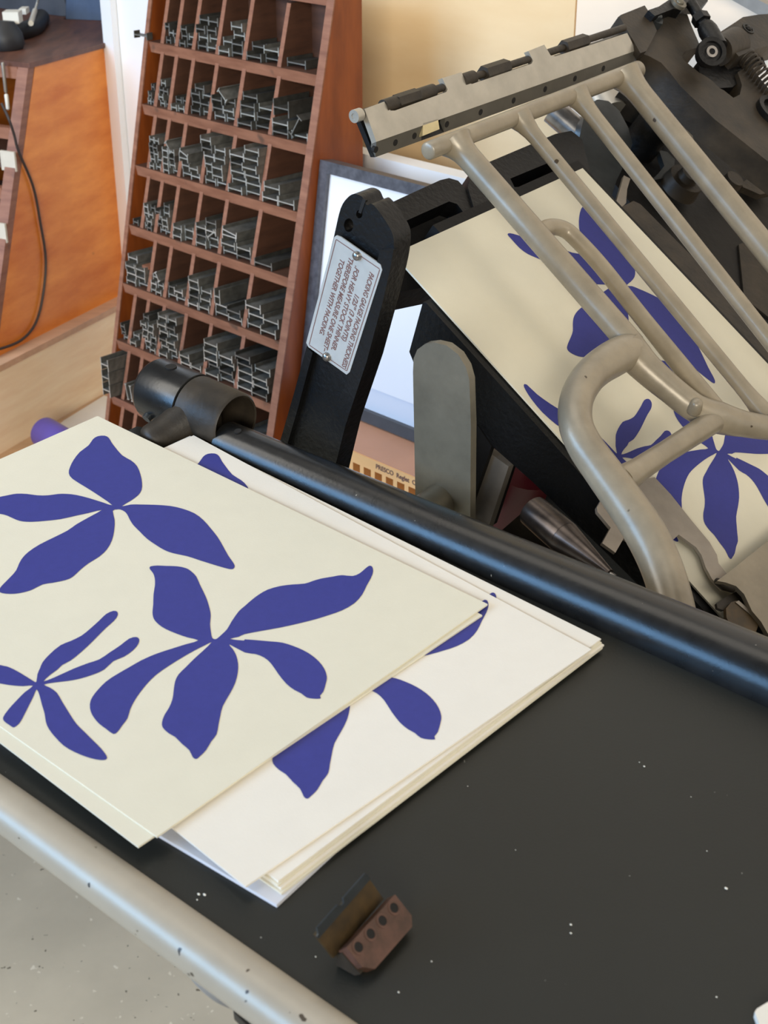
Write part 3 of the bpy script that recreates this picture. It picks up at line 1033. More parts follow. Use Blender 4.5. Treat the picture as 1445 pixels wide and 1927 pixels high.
# platen with the sheet on it
LA, LB = 0.297, 0.215
PE = -LB - 0.0055                                   # left edge of the platen (b)
bm = BM()
s0 = P.on((799, 570), 1, PE)
lowp = [(797, 567), (770, 662), (778, 682), (888, 806), (1000, 905), (1130, 1030), (1240, 1140), (1330, 1230)]
pl_side = pxpoly(P, lowp, 1, PE)
a_start = pl_side[0].x
prof = [(a_start, -0.0022), (a_start, -0.004)] + [(p.x, p.z) for p in pl_side[1:]]
aend = prof[-1][0]
prof = [(a_start + 0.002, -0.0022)] + prof[1:] + [(aend + 0.03, -0.0022)]
prism(bm, [(p[0], PE, p[1]) for p in prof], (0, 0.20, 0))
platen = obj('platen', bm, M['cast'], press, frame=P, bevel=0.0012)
bm = BM()
box(bm, (-0.008, -0.165, -0.030), (0.36, 0.006, -0.0022))
obj('platen_bed', bm, M['dark'], platen, frame=P, smooth=0)
# right-hand guide bar
bm = BM()
g = pxpoly(P, [(1165, 392), (1192, 378), (1205, 384), (1500, 683), (1500, 736)], 2, -0.0024)
prism(bm, g, (0, 0, -0.012))
obj('side_guide', bm, M['castbrown'], platen, frame=P, bevel=0.0012)
# upper loop of the platen frame (two bars above the sheet)
slab('frame_bar', P, [(705, 392), (730, 384), (828, 339), (845, 335), (862, 340), (885, 365), (925, 410), (900, 450), (860, 440), (880, 410), (860, 384), (845, 379), (745, 424), (738, 470), (700, 480)],
     2, -0.012, -0.014, M['cast'], platen, bevel=0.003)
slab('frame_bar', P, [(880, 352), (889, 318), (1045, 252), (1075, 246), (1095, 262), (1112, 330), (990, 400), (900, 420)], 2, -0.010, -0.02, M['cast'], platen,
     holes=[[(960, 336), (1040, 303), (1050, 322), (985, 352), (968, 352)]])
slab('frame_web', P, [(735, 420), (860, 372), (1080, 300), (1110, 420), (900, 520), (700, 560)], 2, -0.034, -0.02, M['dark'], platen, bevel=0)

# packing gauge arm
YG = 0.080
arm_px0 = [(476, 1010), (545, 768), (578, 655), (604, 545), (629, 442), (641, 392), (655, 371), (668, 365), (682, 371), (690, 386), (700, 384), (716, 402), (735, 432), (741, 455), (737, 495), (722, 560), (690, 680), (650, 800), (596, 1030)]
arm_px = [(p.x, p.y) for p in spline([(x_, y_, 0) for x_, y_ in arm_px0[4:16]], 4)]
arm_px = arm_px0[:4] + arm_px + arm_px0[16:]
bm = BM()
def hole_px(c, rx, ry, n=14):
    return [(c[0] + rx * math.cos(2 * math.pi * k / n), c[1] + ry * math.sin(2 * math.pi * k / n)) for k in range(n)]
prism(bm, pxpoly(T, arm_px, 1, YG), (0, 0.014, 0), [pxpoly(T, hole_px((656, 424), 9, 13), 1, YG), pxpoly(T, hole_px((676, 403), 6, 8), 1, YG)])
arm = obj('gauge_arm', bm, M['cast'], press, frame=T, smooth=30)
bm = BM()
prism(bm, pxpoly(T, [(682, 374), (688, 377), (679, 402), (674, 400)], 1, YG - 0.0004), (0, 0.002, 0))
obj('slit', bm, M['hole'], arm, frame=T, smooth=0)
# raised back rib and recessed web below the plate
slab('arm_rib', T, [(715, 470), (740, 470), (736, 497), (722, 560), (690, 680), (650, 800), (630, 880), (602, 880), (616, 820), (640, 745), (656, 706)], 1, YG - 0.004, 0.004, M['cast'], arm, bevel=0.001)
slab('arm_rib', T, [(577, 652), (588, 664), (560, 770), (530, 872), (512, 880), (545, 770)], 1, YG - 0.004, 0.004, M['cast'], arm, bevel=0.001)
plate_px = [(633, 443), (641, 446), (716, 498), (719, 508), (658, 700), (652, 705), (580, 653), (576, 645), (629, 446)]
slab('plate_pad', T, [(634, 447), (714, 502), (655, 698), (582, 648)], 1, YG - 0.0034, 0.0034, M['cast'], arm, bevel=0)
slab('gauge_plate', T, plate_px, 1, YG - 0.0042, 0.0008, M['plate'], arm, bevel=0.0002)
pc = [T.on(p, 1, YG - 0.0042) for p in ((630, 443), (720, 505), (655, 705), (577, 650))]
pxd = ((pc[3] - pc[0]) + (pc[2] - pc[1])).normalized()     # text runs down the arm
pyd = -(pxd.cross(Vector((0, -1, 0)))).normalized()
if pyd.dot(pc[1] - pc[0]) < 0:
    pyd = -pyd
PLW = (pc[1] - pc[0]).length
PLL = (pc[3] - pc[0]).length
lines = [('PACKING GAUGE PACKING THICKNESS', 0.065, 0.80, 0.87), ('1/25\u2033 (3 POINTS)', 0.30, 0.655, 0.42), ('.FOR HEAVY STOCK THINNER.', 0.10, 0.515, 0.77),
         ('THEREFORE MEASURE ONE SHEET\u2013', 0.07, 0.365, 0.86), ('TOGETHER WITH PACKING.', 0.13, 0.215, 0.69)]
for body, sx, sy, ln in lines:
    o = text_mesh('lettering', body, T, Vector((0, 0, 0)), pxd, pyd, 0.0040, M['letter'], arm, shear=0.12, xs=1.0)
    me = o.data
    # fit the line to its printed length
    w_ = max(T.loc(v.co).dot(pxd) for v in [type('q', (), {'co': v.co + T.o})() for v in me.vertices]) - min(T.loc(v.co + T.o).dot(pxd) for v in me.vertices)
    k_ = PLL * ln / w_
    bpy.data.objects.remove(o)
    text_mesh('lettering', body, T, pc[0] + pxd * (PLL * sx) + pyd * (PLW * sy), pxd, pyd, 0.0046, M['letter'], arm, shear=0.12, xs=k_ * 0.0040 / 0.0046, lift=0.0001)
# thin printed border
bm = BM()
ins = 0.0018
pcm = [pc[0] + pxd * ins + pyd * ins, pc[1] + pxd * ins - pyd * ins, pc[2] - pxd * ins - pyd * ins, pc[3] - pxd * ins + pyd * ins]
for k in range(4):
    a_, b_ = pcm[k], pcm[(k + 1) % 4]
    d_ = (b_ - a_).normalized()
    n_ = Vector((0, -1, 0)).cross(d_)
    prism(bm, [a_, b_, b_ + n_ * 0.0005, a_ + n_ * 0.0005], (0, -0.00012, 0))
obj('border_line', bm, M['letter'], arm, frame=T, smooth=0)
for p_ in ((673, 481), (616, 671)):
    q = T.on(p_, 1, YG - 0.0042)
    bm = BM()
    tube(bm, [q, q + Vector((0, -0.0012, 0))], [0.0028, 0.0026], 18, round_end=0.6)
    obj('rivet', bm, M['chrome'], arm, 'domed bright rivet', frame=T)

# nickel lever plate with boss
YL = 0.088
lev = [(777, 700), (778, 675), (785, 658), (800, 647), (818, 645), (840, 650), (862, 667), (876, 690), (883, 715), (886, 800), (884, 1080), (784, 1080), (779, 800)]
lever = slab('lever_plate', T, lev, 1, YL, 0.005, M['leversteel'], press, bevel=0.0012)
q = T.on((826, 945), 1, YL)
bm = BM()
tube(bm, [q + Vector((0, 0.001, 0)), q + Vector((0.003, -0.022, 0.002))], [0.011, 0.0098], 26)
obj('boss', bm, M['leversteel'], lever, frame=T, bevel=0.0012)
# grey strut, red cover, tapered shaft behind the bar
slab('strut', T, [(918, 850), (957, 878), (918, 995), (900, 1050), (852, 1050), (870, 995), (889, 935)], 1, 0.17, 0.006, M['steel'], press)
slab('black_strut', T, [(898, 800), (925, 840), (890, 940), (886, 980), (880, 980)], 1, 0.165, 0.004, M['dark'], press)
slab('inner_plate', T, [(940, 840), (966, 866), (925, 990), (893, 990)], 1, 0.20, 0.006, M['dark'], press)
bm = BM()
qa, qb = T.on((985, 875), 1, 0.24), T.on((945, 990), 1, 0.24)
tube(bm, [qa, qb], 0.026, 24)
obj('red_cover', bm, M['red'], press, frame=T, bevel=0.001)
slab('black_backing', T, [(780, 760), (1000, 840), (1240, 1000), (1250, 1200), (880, 1080)], 1, 0.275, 0.01, M['dark'], press, bevel=0)
slab('inner_bracket', T, [(990, 958), (1040, 1000), (1080, 1050), (1040, 1080), (930, 1010)], 1, 0.125, 0.006, M['castbrown'], press)
bm = BM()
sa = T.on((1003, 962), 1, 0.12)
sm = T.on((1062, 1012), 1, 0.112)
se = T.on((1148, 1079), 1, 0.098)
tube(bm, [sa, sa * 0.5 + sm * 0.5, sm, sm * 0.98 + se * 0.02, se], [0.0095, 0.0098, 0.0098, 0.0096, 0.0022], 26)
obj('tapered_shaft', bm, M['shaft'], press, frame=T)
bm = BM()
se2 = T.on((1158, 1086), 1, 0.097)
tube(bm, [se, se2], 0.0013, 10)
obj('shaft_tip', bm, M['chrome'], press, frame=T)

# claw plate over the sheet
NC = 0.005
claw = [(1142, 922), (1152, 912), (1190, 905), (1232, 898), (1262, 930), (1300, 978), (1335, 1020), (1349, 1044), (1352, 1060), (1366, 1078), (1385, 1100), (1360, 1110), (1340, 1090), (1328, 1068), (1320, 1045), (1310, 1030), (1277, 1006), (1240, 1040),
        (1200, 1028), (1174, 1012), (1158, 1040), (1133, 1022), (1149, 993), (1124, 963), (1123, 955)]
slab('claw_plate', P, claw, 2, NC, -0.0022, M['steel'], press, bevel=0.0004)
# grey sheet cover at the right edge and its clip
NCV = 0.015
cover_px = [(1349, 1093), (1372, 1076), (1450, 1014), (1520, 960), (1560, 1200), (1480, 1230), (1452, 1205), (1432, 1170), (1415, 1150), (1400, 1118), (1385, 1103), (1365, 1096)]
cover = slab('sheet_cover', P, cover_px, 2, NCV, -0.003, M['rack'], press, bevel=0.001)
bm = BM()
qa = P.on((1352, 1097), 2, NCV - 0.004)
qb = P.on((1390, 1110), 2, NCV - 0.004)
tube(bm, [P.on((1349, 1094), 2, NCV - 0.0035), P.on((1362, 1102), 2, NCV - 0.005), P.on((1380, 1109), 2, NCV - 0.004)], [0.0022, 0.003, 0.0022], 12, round_end=0.6)
obj('rolled_lip', bm, M['castbrown'], cover, frame=P)
slab('clip_tongue', P, [(1348, 1135), (1358, 1128), (1386, 1112), (1400, 1135), (1360, 1148), (1350, 1144)], 2, NCV - 0.006, -0.002, M['castbrown'], cover, bevel=0.0004)
slab('clip', P, [(1367, 1162), (1366, 1145), (1376, 1133), (1386, 1130), (1402, 1140), (1430, 1168), (1422, 1190), (1370, 1168)], 2, NCV - 0.003, -0.0025, M['olive'], cover, bevel=0.0008)
slab('clip_edge', P, [(1384, 1133), (1390, 1130), (1431, 1165), (1427, 1169)], 2, NCV - 0.0024, -0.0006, M['steel'], cover, bevel=0.0002)
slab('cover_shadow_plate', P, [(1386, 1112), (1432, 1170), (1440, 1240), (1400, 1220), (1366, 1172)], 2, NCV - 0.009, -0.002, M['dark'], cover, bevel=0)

# tubular rack
NR = 0.050
def RP(px, n=NR):
    return P.on(px, 2, n)
def rpx(px, wpx, n=NR):
    return wpx / 2 * depth(P.w(RP(px, n))) / FPX
def ptube(name, px, wd, parent, n=NR, sp=6, rend=0, seg=24, mm='rack'):
    bm = BM()
    pts = spline([RP(p, n) for p in px], sp) if len(px) > 2 else [RP(px[0], n) * (1 - k / 12) + RP(px[1], n) * (k / 12) for k in range(13)]
    m_ = len(pts)
    if not hasattr(wd, '__len__'):
        wd = [wd] * len(px)
    rad = []
    for k in range(m_):
        t = k / (m_ - 1) * (len(px) - 1)
        i_ = min(int(t), len(px) - 2)
        w_ = wd[i_] + (wd[i_ + 1] - wd[i_]) * (t - i_)
        a_ = Vector((px[i_][0], px[i_][1])).lerp(Vector((px[i_ + 1][0], px[i_ + 1][1])), t - i_)
        rad.append(rpx((a_.x, a_.y), w_, n))
    tube(bm, pts, rad, seg, round_end=rend)
    return obj(name, bm, M[mm], parent, frame=P, smooth=50)
def flare(px0, px1, w0, w1, fl0=1.5, fl1=1.0, n=NR, name='rack_bar', parent=None):
    """straight bar with flared welds at its ends"""
    bm = BM()
    A, Bq = RP(px0, n), RP(px1, n)
    pts, rad = [], []
    for k in range(41):
        t = k / 40
        pts.append(A.lerp(Bq, t))
        w_ = w0 + (w1 - w0) * t
        f_ = 1 + (fl0 - 1) * max(0, 1 - t / 0.075) ** 2 + (fl1 - 1) * max(0, 1 - (1 - t) / 0.10) ** 2
        a_ = Vector(px0).lerp(Vector(px1), t)
        rad.append(rpx((a_.x, a_.y), w_ * f_, n))
    tube(bm, pts, rad, 24)
    return obj(name, bm, M['rack'], parent, frame=P, smooth=50)
rack = ptube('rack', [(806, 284), (1200, 131)], [34, 33], press, rend=0.25, seg=28)
flare((857, 268), (1190, 650), 47, 50, 1.5, 1.0, parent=rack)
flare((978, 222), (1443, 785), 30, 30, 1.7, 1.5, parent=rack)
flare((1084, 178), (1585, 815), 31, 32, 1.65, 1.2, parent=rack)
flare((1176, 142), (1600, 665), 45, 50, 1.45, 1.0, parent=rack)
ptube('inner_loop', [(1012, 440), (1026, 430), (1042, 427), (1062, 432), (1082, 448), (1132, 502), (1211, 602), (1345, 768)], [32, 32, 31, 31, 31, 31, 32, 38], rack)
ptube('hook_tube', [(1218, 690), (1185, 664), (1148, 678), (1110, 707), (1086, 748), (1083, 795), (1100, 838), (1135, 888), (1178, 948), (1214, 1003), (1244, 1065), (1264, 1130), (1276, 1190), (1282, 1260)],
      [50, 70, 70, 65, 64, 65, 68, 72, 76, 80, 80, 80, 80, 80], rack, seg=32)
ptube('cross_tube', [(1178, 652), (1215, 692), (1262, 733), (1308, 768), (1352, 786), (1400, 798), (1460, 806), (1540, 806), (1620, 780)], [70, 60, 54, 54, 62, 50, 46, 46, 46], rack)
ptube('brace_tube', [(1360, 780), (1300, 820), (1250, 852), (1200, 885), (1168, 906)], [48, 44, 43, 48, 60], rack)
q = RP((1300, 776))
bm = BM()
tube(bm, [q + Vector((0, 0, 0.003)), q + Vector((-0.001, -0.0015, 0.0085))], [0.0048, 0.0036], 16, round_end=0.7)
obj('weld_bead', bm, M['rack'], rack, frame=P)

# gripper arm (silver channel with adjusting rod)
NG = 0.036
e_l = P.on((708, 267), 2, NG)
e_r = P.on((1197, 95), 2, NG)
gx = (e_r - e_l).normalized()
BG = e_l.y
def cs(px):
    q = P.on(px, 1, BG)
    return Vector((q.x, q.z))
# cross-section at the left end, on the plane b = BG
c_top = cs((686, 205))
c_mid = cs((708, 267))
c_low = cs((706, 296))
c_in = cs((694, 300))
GL = (e_r - e_l).length
def gp(c2, s):
    return Vector((c2.x, BG, c2.y)) + gx * s
tdir = (c_top - c_mid)
ldir = (c_low - c_mid)
thk = 0.004
def inward(d):
    n = Vector((-d.y, d.x)).normalized()
    return n if n.dot(c_in - c_mid) > 0 else -n
# top face plate with notches: u along the arm, t from lower edge (0) to upper edge (1)
def along(px):
    """arm coordinates (s, t) of a photo point on the top-face plane"""
    o = gp(c_mid, 0)
    n = gx.cross(Vector((tdir.x, 0, tdir.y))).normalized()
    ow, nw = P.w(o), P.v(n)
    d = ray(px)
    w_ = cam_pos + d * ((ow - cam_pos).dot(nw) / d.dot(nw))
    l = P.loc(w_) - o
    tv = Vector((tdir.x, 0, tdir.y))
    ty = l.dot(tv - gx * tv.dot(gx)) / (tv - gx * tv.dot(gx)).length_squared
    return (l - tv * ty).dot(gx), ty
gout = [(708, 267), (686, 205), (723, 191), (730, 203), (735, 208), (743, 208), (840, 173), (842, 168), (832, 147), (868, 136), (878, 155), (888, 158), (1000, 120), (1003, 114), (994, 96), (1024, 84), (1036, 104), (1045, 106), (1180, 62)]
gpts = []
for p_ in gout:
    s_, t_ = along(p_)
    gpts.append(gp(c_mid, s_) + Vector((tdir.x, 0, tdir.y)) * t_)
gpts.append(gp(c_mid, GL))
nt_ = inward(tdir)
bm = BM()
prism(bm, gpts, (nt_.x * thk, 0, nt_.y * thk))
gr = obj('gripper_arm', bm, M['silver'], press, frame=P, bevel=0.0004)
bm = BM()
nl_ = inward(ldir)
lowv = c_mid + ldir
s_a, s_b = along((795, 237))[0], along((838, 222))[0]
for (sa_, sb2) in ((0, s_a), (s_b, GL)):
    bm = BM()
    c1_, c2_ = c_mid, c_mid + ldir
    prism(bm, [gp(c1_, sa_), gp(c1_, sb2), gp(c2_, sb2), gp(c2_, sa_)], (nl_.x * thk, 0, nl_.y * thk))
    obj('lower_flange', bm, M['flange'], gr, frame=P, bevel=0.0003)  # flange colour carries the shade of its downward side
# inner jaw (third side, dark)
bm = BM()
prism(bm, [gp(c_low, 0.0), gp(c_low, GL), gp(cs((678, 228)), GL), gp(cs((678, 228)), 0.0)], (nl_.x * 0.002 + nt_.x * 0.002, 0, nl_.y * 0.002 + nt_.y * 0.002))
obj('inner_jaw', bm, M['cast'], gr, frame=P, smooth=0)
# gripper tab in the gap
qa = gp(c_mid, (s_a + s_b) / 2)
bm = BM()
q4 = [along(p_) for p_ in ((796, 232), (824, 224), (827, 243), (795, 256))]
w4 = [gp(c_mid, s_) + Vector((tdir.x, 0, tdir.y)) * t_ for s_, t_ in q4]
prism(bm, w4, (nt_.x * 0.003, 0, nt_.y * 0.003))
obj('gripper_tab', bm, mat('brass_tinted_steel', (206, 192, 150), 0.35, metal=0.5, var=0.1, scale=90), gr, 'small brassy gripper tab', frame=P, bevel=0.0003)
# screw holes along the lower flange
for (px, py) in ((714, 284), (751, 271), (787, 259), (848, 237), (911, 213), (973, 191), (1032, 169), (1088, 149), (1141, 129)):
    s_ = along((px, py))[0]
    c_ = gp(c_mid + ldir * 0.5, s_)
    bm = BM()
    n_ = Vector((-nl_.x, 0, -nl_.y))
    cyl(bm, c_ - n_ * 0.002, c_ + n_ * 0.00025, 0.0021, seg=14)
    obj('screw_hole', bm, M['hole'], gr, frame=P)
# adjusting rod with nuts behind the notches
bm = BM()
rod0, rod1 = along((678, 214)), along((1178, 48))
def rodp(px):
    s_, t_ = along(px)
    return gp(c_mid, s_) + Vector((tdir.x, 0, tdir.y)) * t_ + Vector((nt_.x, 0, nt_.y)) * 0.003
ra, rb2 = rodp((680, 214)), rodp((1180, 50))
tube(bm, [ra, rb2], 0.0026, 18)
rod = obj('adjusting_rod', bm, M['castbrown'], gr, frame=P)
rd = (rb2 - ra).normalized()
def rodat(px):
    q = rodp(px)
    return ra + rd * (q - ra).dot(rd)
for (pa_, pb_, r_, hx) in (((750, 190), (790, 176), 0.0050, 1), ((727, 198), (750, 190), 0.0044, 0), ((790, 176), (820, 165), 0.0043, 0), ((873, 147), (895, 139), 0.0046, 0), ((914, 132), (957, 118), 0.0054, 1),
                          ((1064, 80), (1104, 66), 0.0052, 1)):
    a_, b_ = rodat(pa_), rodat(pb_)
    bm = BM()
    if hx:
        hexnut(bm, a_, b_ - a_, r_, (b_ - a_).length)
    else:
        tube(bm, [a_, b_], r_, 18)
    obj('hex_nut' if hx else 'bushing', bm, M['castbrown'], gr, frame=P, bevel=0.0004)
bm = BM()
ea = rodat((674, 216))
ring(bm, ea - rd * 0.001, rd, 0.0018, 0.0040, 0.006)
tube(bm, [ea - rd * 0.0006, ea + rd * 0.004], 0.0019, 16)
obj('rod_eye', bm, M['silver'], gr, frame=P)

# hub bracket: heavy casting at the upper right
NH = 0.034
hub_px = [(1163, 32), (1168, 28), (1213, 10), (1222, 24), (1240, 20), (1260, 12), (1290, 18), (1300, 46), (1318, 88), (1290, 96), (1284, 104), (1286, 112), (1300, 124), (1316, 137), (1326, 142), (1340, 152), (1354, 166), (1362, 170), (1380, 184), (1392, 178),
          (1396, 160), (1388, 136), (1404, 126), (1416, 128), (1432, 150), (1500, 230), (1500, 345), (1440, 300), (1372, 246), (1344, 224), (1305, 186), (1280, 162), (1262, 138), (1244, 118), (1222, 106), (1206, 100)]
hub = slab('hub_bracket', P, hub_px, 2, NH, -0.022, M['castbrown'], press, bevel=0.0018)
bm = BM()
q = P.on((1186, 40), 2, NH)
prism(bm, pxpoly(P, [(1166, 32), (1212, 12), (1224, 30), (1236, 58), (1216, 96), (1205, 100)], 2, NH + 0.006), (0, 0, -0.006))
obj('clamp_block', bm, M['castbrown'], hub, frame=P, bevel=0.0015)
def bolt(px, n, r_, h_, name='hex_bolt', mm='cast', parent=hub, axis=(0, 0, 1)):
    c_ = P.on(px, 2, n)
    bm = BM()
    hexnut(bm, c_, axis, r_, h_)
    tube(bm, [c_ + Vector(axis) * h_, c_ + Vector(axis) * (h_ * 1.5)], [r_ * 0.55, r_ * 0.5], 14, round_end=0.4)
    return obj(name, bm, M[mm], parent, frame=P, bevel=0.0003)
bolt((1228, 46), NH, 0.0062, 0.006, mm='bluesteel')
bm = BM()
c_ = P.on((1300, 150), 2, NH - 0.020)
tube(bm, [c_, c_ + Vector((0, 0, -0.085))], 0.016, 24)
obj('hub_shaft', bm, M['cast'], hub, frame=P)
# linkage on top
link = slab('link_arm', P, [(1220, 19), (1240, 12), (1270, -8), (1300, -14), (1330, -20), (1332, 2), (1318, 12), (1290, 12), (1282, 20), (1268, 16), (1232, 30)], 2, NH + 0.012, -0.008, M['cast'], hub, bevel=0.0012)
bm = BM()
c_ = P.on((1275, 9), 2, NH + 0.012)
ring(bm, c_, (0, 0, 1), 0.0036, 0.0062, 0.003)
tube(bm, [c_, c_ + Vector((0, 0, 0.0035))], 0.0034, 16, round_end=0.5)
obj('pivot_pin', bm, M['leversteel'], hub, frame=P)
bm = BM()
ja, jb = P.on((1300, 6), 2, NH + 0.014), P.on((1352, 90), 2, NH + 0.014)
dj = (jb - ja).normalized()
Lj = (jb - ja).length
tube(bm, [ja, ja + dj * Lj * 0.45], 0.0045, 16)
tube(bm, [ja + dj * Lj * 0.52, ja + dj * Lj * 0.62, jb], [0.0068, 0.0078, 0.0074], 22)
obj('ball_rod', bm, M['cast'], hub, frame=P, smooth=50)
bm = BM()
hexnut(bm, ja + dj * Lj * 0.30, dj, 0.0072, Lj * 0.13)
hexnut(bm, ja + dj * Lj * 0.46, dj, 0.0052, Lj * 0.07)
obj('lock_nut', bm, M['cast'], hub, frame=P, bevel=0.0004)
cb = P.on((1335, 101), 2, NH + 0.016)
bm = BM()
ax_b = Vector((0.25, -0.55, 0.8)).normalized()
ring(bm, cb, ax_b, 0.0078, 0.0112, 0.006)
tube(bm, [cb, cb + ax_b * 0.0035], 0.0077, 26)
tube(bm, [cb, cb - ax_b * 0.006], [0.0112, 0.0095], 26)
obj('ball_joint', bm, M['cast'], hub, frame=P, smooth=50)
bm = BM()
ring(bm, cb + ax_b * 0.0035, ax_b, 0.0024, 0.0044, 0.002)
obj('joint_eye', bm, M['chrome'], hub, 'bright ring in the joint', frame=P)
bm = BM()
tube(bm, [cb + ax_b * 0.0032, cb + ax_b * 0.0042], 0.0023, 14)
obj('joint_hole', bm, M['hole'], hub, frame=P)
# stub behind ball joint, lever with flat cheek
bm = BM()
ka, kb = P.on((1352, 96), 2, NH + 0.004), P.on((1384, 82), 2, NH + 0.004)
tube(bm, [ka, kb], [0.0118, 0.0130], 28)
obj('stub_shaft', bm, M['castbrown'], hub, frame=P, bevel=0.001)
slab('cheek_lever', P, [(1352, 62), (1380, 44), (1398, 32), (1430, 27), (1500, 24), (1500, 70), (1446, 86), (1420, 93), (1390, 106), (1376, 90), (1365, 70)], 2, NH + 0.010, -0.020, M['castbrown'], hub, bevel=0.0016)
bm = BM()
c_ = P.on((1408, 54), 2, NH + 0.0101)
ring(bm, c_, (0, 0, 1), 0.0040, 0.0056, 0.0006)
tube(bm, [c_, c_ + Vector((0, 0, 0.0008))], 0.0026, 14, round_end=0.5)
obj('cheek_screw', bm, M['cast'], hub, frame=P)
slab('dark_fork', P, [(1316, 112), (1330, 124), (1384, 108), (1430, 96), (1440, 120), (1410, 130), (1396, 150), (1378, 164), (1350, 166), (1325, 150), (1315, 134)], 2, NH - 0.004, -0.012, M['cast'], hub, bevel=0.001)
bm = BM()
c_ = P.on((1384, 163), 2, NH - 0.012)
tube(bm, [c_, c_ + Vector((0.004, 0.004, 0.005))], [0.0075, 0.0075], 22)
obj('pin_end', bm, M['steel'], hub, frame=P, bevel=0.0008)
# coil spring
bm = BM()
sp0, sp1 = P.on((1404, 108), 2, NH + 0.004), P.on((1462, 182), 2, NH + 0.004)
dsp = (sp1 - sp0)
us = dsp.orthogonal().normalized()
vs_ = dsp.normalized().cross(us)
turns = 11
cp = []
for k in range(turns * 14 + 1):
    a_ = 2 * math.pi * k / 14
    cp.append(sp0 + dsp * (k / (turns * 14)) + (us * math.cos(a_) + vs_ * math.sin(a_)) * 0.0072)
tube(bm, cp, 0.0011, 8)
obj('coil_spring', bm, M['castbrown'], hub, frame=P)
# bearing boss at the right edge
bm = BM()
c_ = P.on((1452, 214), 2, NH)
ring(bm, c_, (0, 0, 1), 0.0110, 0.0150, 0.005)
tube(bm, [c_ - Vector((0, 0, 0.001)), c_ + Vector((0, 0, 0.0012))], 0.0112, 28)
obj('bearing_boss', bm, M['cast'], hub, frame=P)

# inside of the machine behind the rack: rollers, guards, dark castings
inn = slab('machine_housing', P, [(1120, 300), (1190, 200), (1260, 150), (1330, 175), (1480, 300), (1520, 560), (1480, 690), (1330, 560)], 2, -0.062, -0.03, M['dark'], press, bevel=0)
bm = BM()
ca, cb2 = P.on((1118, 205), 2, -0.035), P.on((1200, 330), 2, -0.050)
slab('curved_guard', P, [(1088, 268), (1100, 215), (1110, 194), (1125, 187), (1145, 190), (1165, 208), (1182, 240), (1190, 270), (1184, 290), (1160, 340), (1150, 372), (1120, 350), (1095, 322), (1070, 300)], 2, -0.030, -0.012, M['bluesteel'], inn, bevel=0.003)
bm.free()
bm = BM()
tube(bm, [P.on((1185, 168), 2, -0.045), P.on((1215, 148), 2, -0.050), P.on((1300, 250), 2, -0.06)][:2], [0.020, 0.020], 28)
bm.free()
slab('roller_cheek', P, [(1165, 172), (1200, 148), (1225, 144), (1262, 153), (1282, 168), (1308, 192), (1300, 210), (1270, 226), (1255, 234), (1225, 200)], 2, -0.040, -0.03, M['castbrown'], inn, bevel=0.003)
def pbolt(px, n, r_, h_, mm, name, ax_=(0.2, -0.5, 0.84)):
    return bolt(px, n, r_, h_, name, mm, inn, Vector(ax_).normalized())
pbolt((1246, 168), -0.040, 0.0068, 0.012, 'bluesteel', 'hex_bolt', (-0.5, 0.4, 0.6))
slab('bright_edge', P, [(1266, 222), (1290, 210), (1308, 194), (1303, 204), (1288, 214), (1270, 226)], 2, -0.034, -0.004, M['chrome'], inn, bevel=0.0005)
slab('steel_tongue', P, [(1272, 236), (1292, 226), (1300, 245), (1310, 280), (1290, 270), (1268, 244)], 2, -0.045, -0.004, M['leversteel'], inn, bevel=0.0006)
bm = BM()
tube(bm, [P.on((1040, 208), 2, -0.05), P.on((1086, 248), 2, -0.05)], [0.0105, 0.0105], 22)
obj('bright_roller', bm, M['chrome'], inn, frame=P, bevel=0.0008)
bm = BM()
tube(bm, [P.on((1082, 258), 2, -0.047), P.on((1092, 230), 2, -0.047)], 0.0014, 10)
obj('bright_pin', bm, M['silver'], inn, frame=P)
bm = BM()
tube(bm, [P.on((1130, 180), 2, -0.06), P.on((1150, 215), 2, -0.06)], [0.014, 0.014], 24)
obj('pale_roller', bm, M['silver'], inn, frame=P, bevel=0.001)
bm = BM()
c_ = P.on((1276, 355), 2, -0.055)
tube(bm, [c_, c_ + Vector((0, 0, 0.012))], [0.017, 0.015], 26)
tube(bm, [c_ + Vector((0, 0, 0.012)), c_ + Vector((0, 0, 0.018))], [0.009, 0.008], 20)
obj('boss', bm, M['castbrown'], inn, frame=P, bevel=0.0008)
slab('blue_lever', P, [(1240, 282), (1256, 286), (1270, 300), (1268, 318), (1250, 335), (1225, 340), (1240, 325), (1250, 312)], 2, -0.052, -0.005, M['bluesteel'], inn, bevel=0.001)
bm = BM()
c_ = P.on((1375, 268), 2, -0.070)
ring(bm, c_, (0, 0, 1), 0.028, 0.031, 0.006, 40)
tube(bm, [c_ - Vector((0, 0, 0.01)), c_ + Vector((0, 0, 0.003))], 0.0285, 40)
obj('flywheel_hub', bm, M['cast'], inn, frame=P)
slab('fin_plate', P, [(1395, 345), (1415, 330), (1432, 312), (1446, 335), (1460, 360), (1430, 366), (1398, 352)], 2, -0.05, -0.006, M['castbrown'], inn, bevel=0.0008)
bm = BM()
c_ = P.on((1376, 345), 2, -0.05)
tube(bm, [c_, c_ + Vector((0, 0, 0.006))], [0.009, 0.008], 20)
obj('stud', bm, M['castbrown'], inn, frame=P, bevel=0.0006)
slab('steel_blade', P, [(1160, 378), (1174, 330), (1186, 336), (1180, 356), (1178, 382), (1164, 395)], 2, -0.020, -0.003, M['steel'], inn, bevel=0.0005)
slab('lower_casting', P, [(1390, 460), (1440, 440), (1520, 520), (1500, 640), (1400, 560)], 2, -0.06, -0.02, M['castbrown'], inn, bevel=0.002)

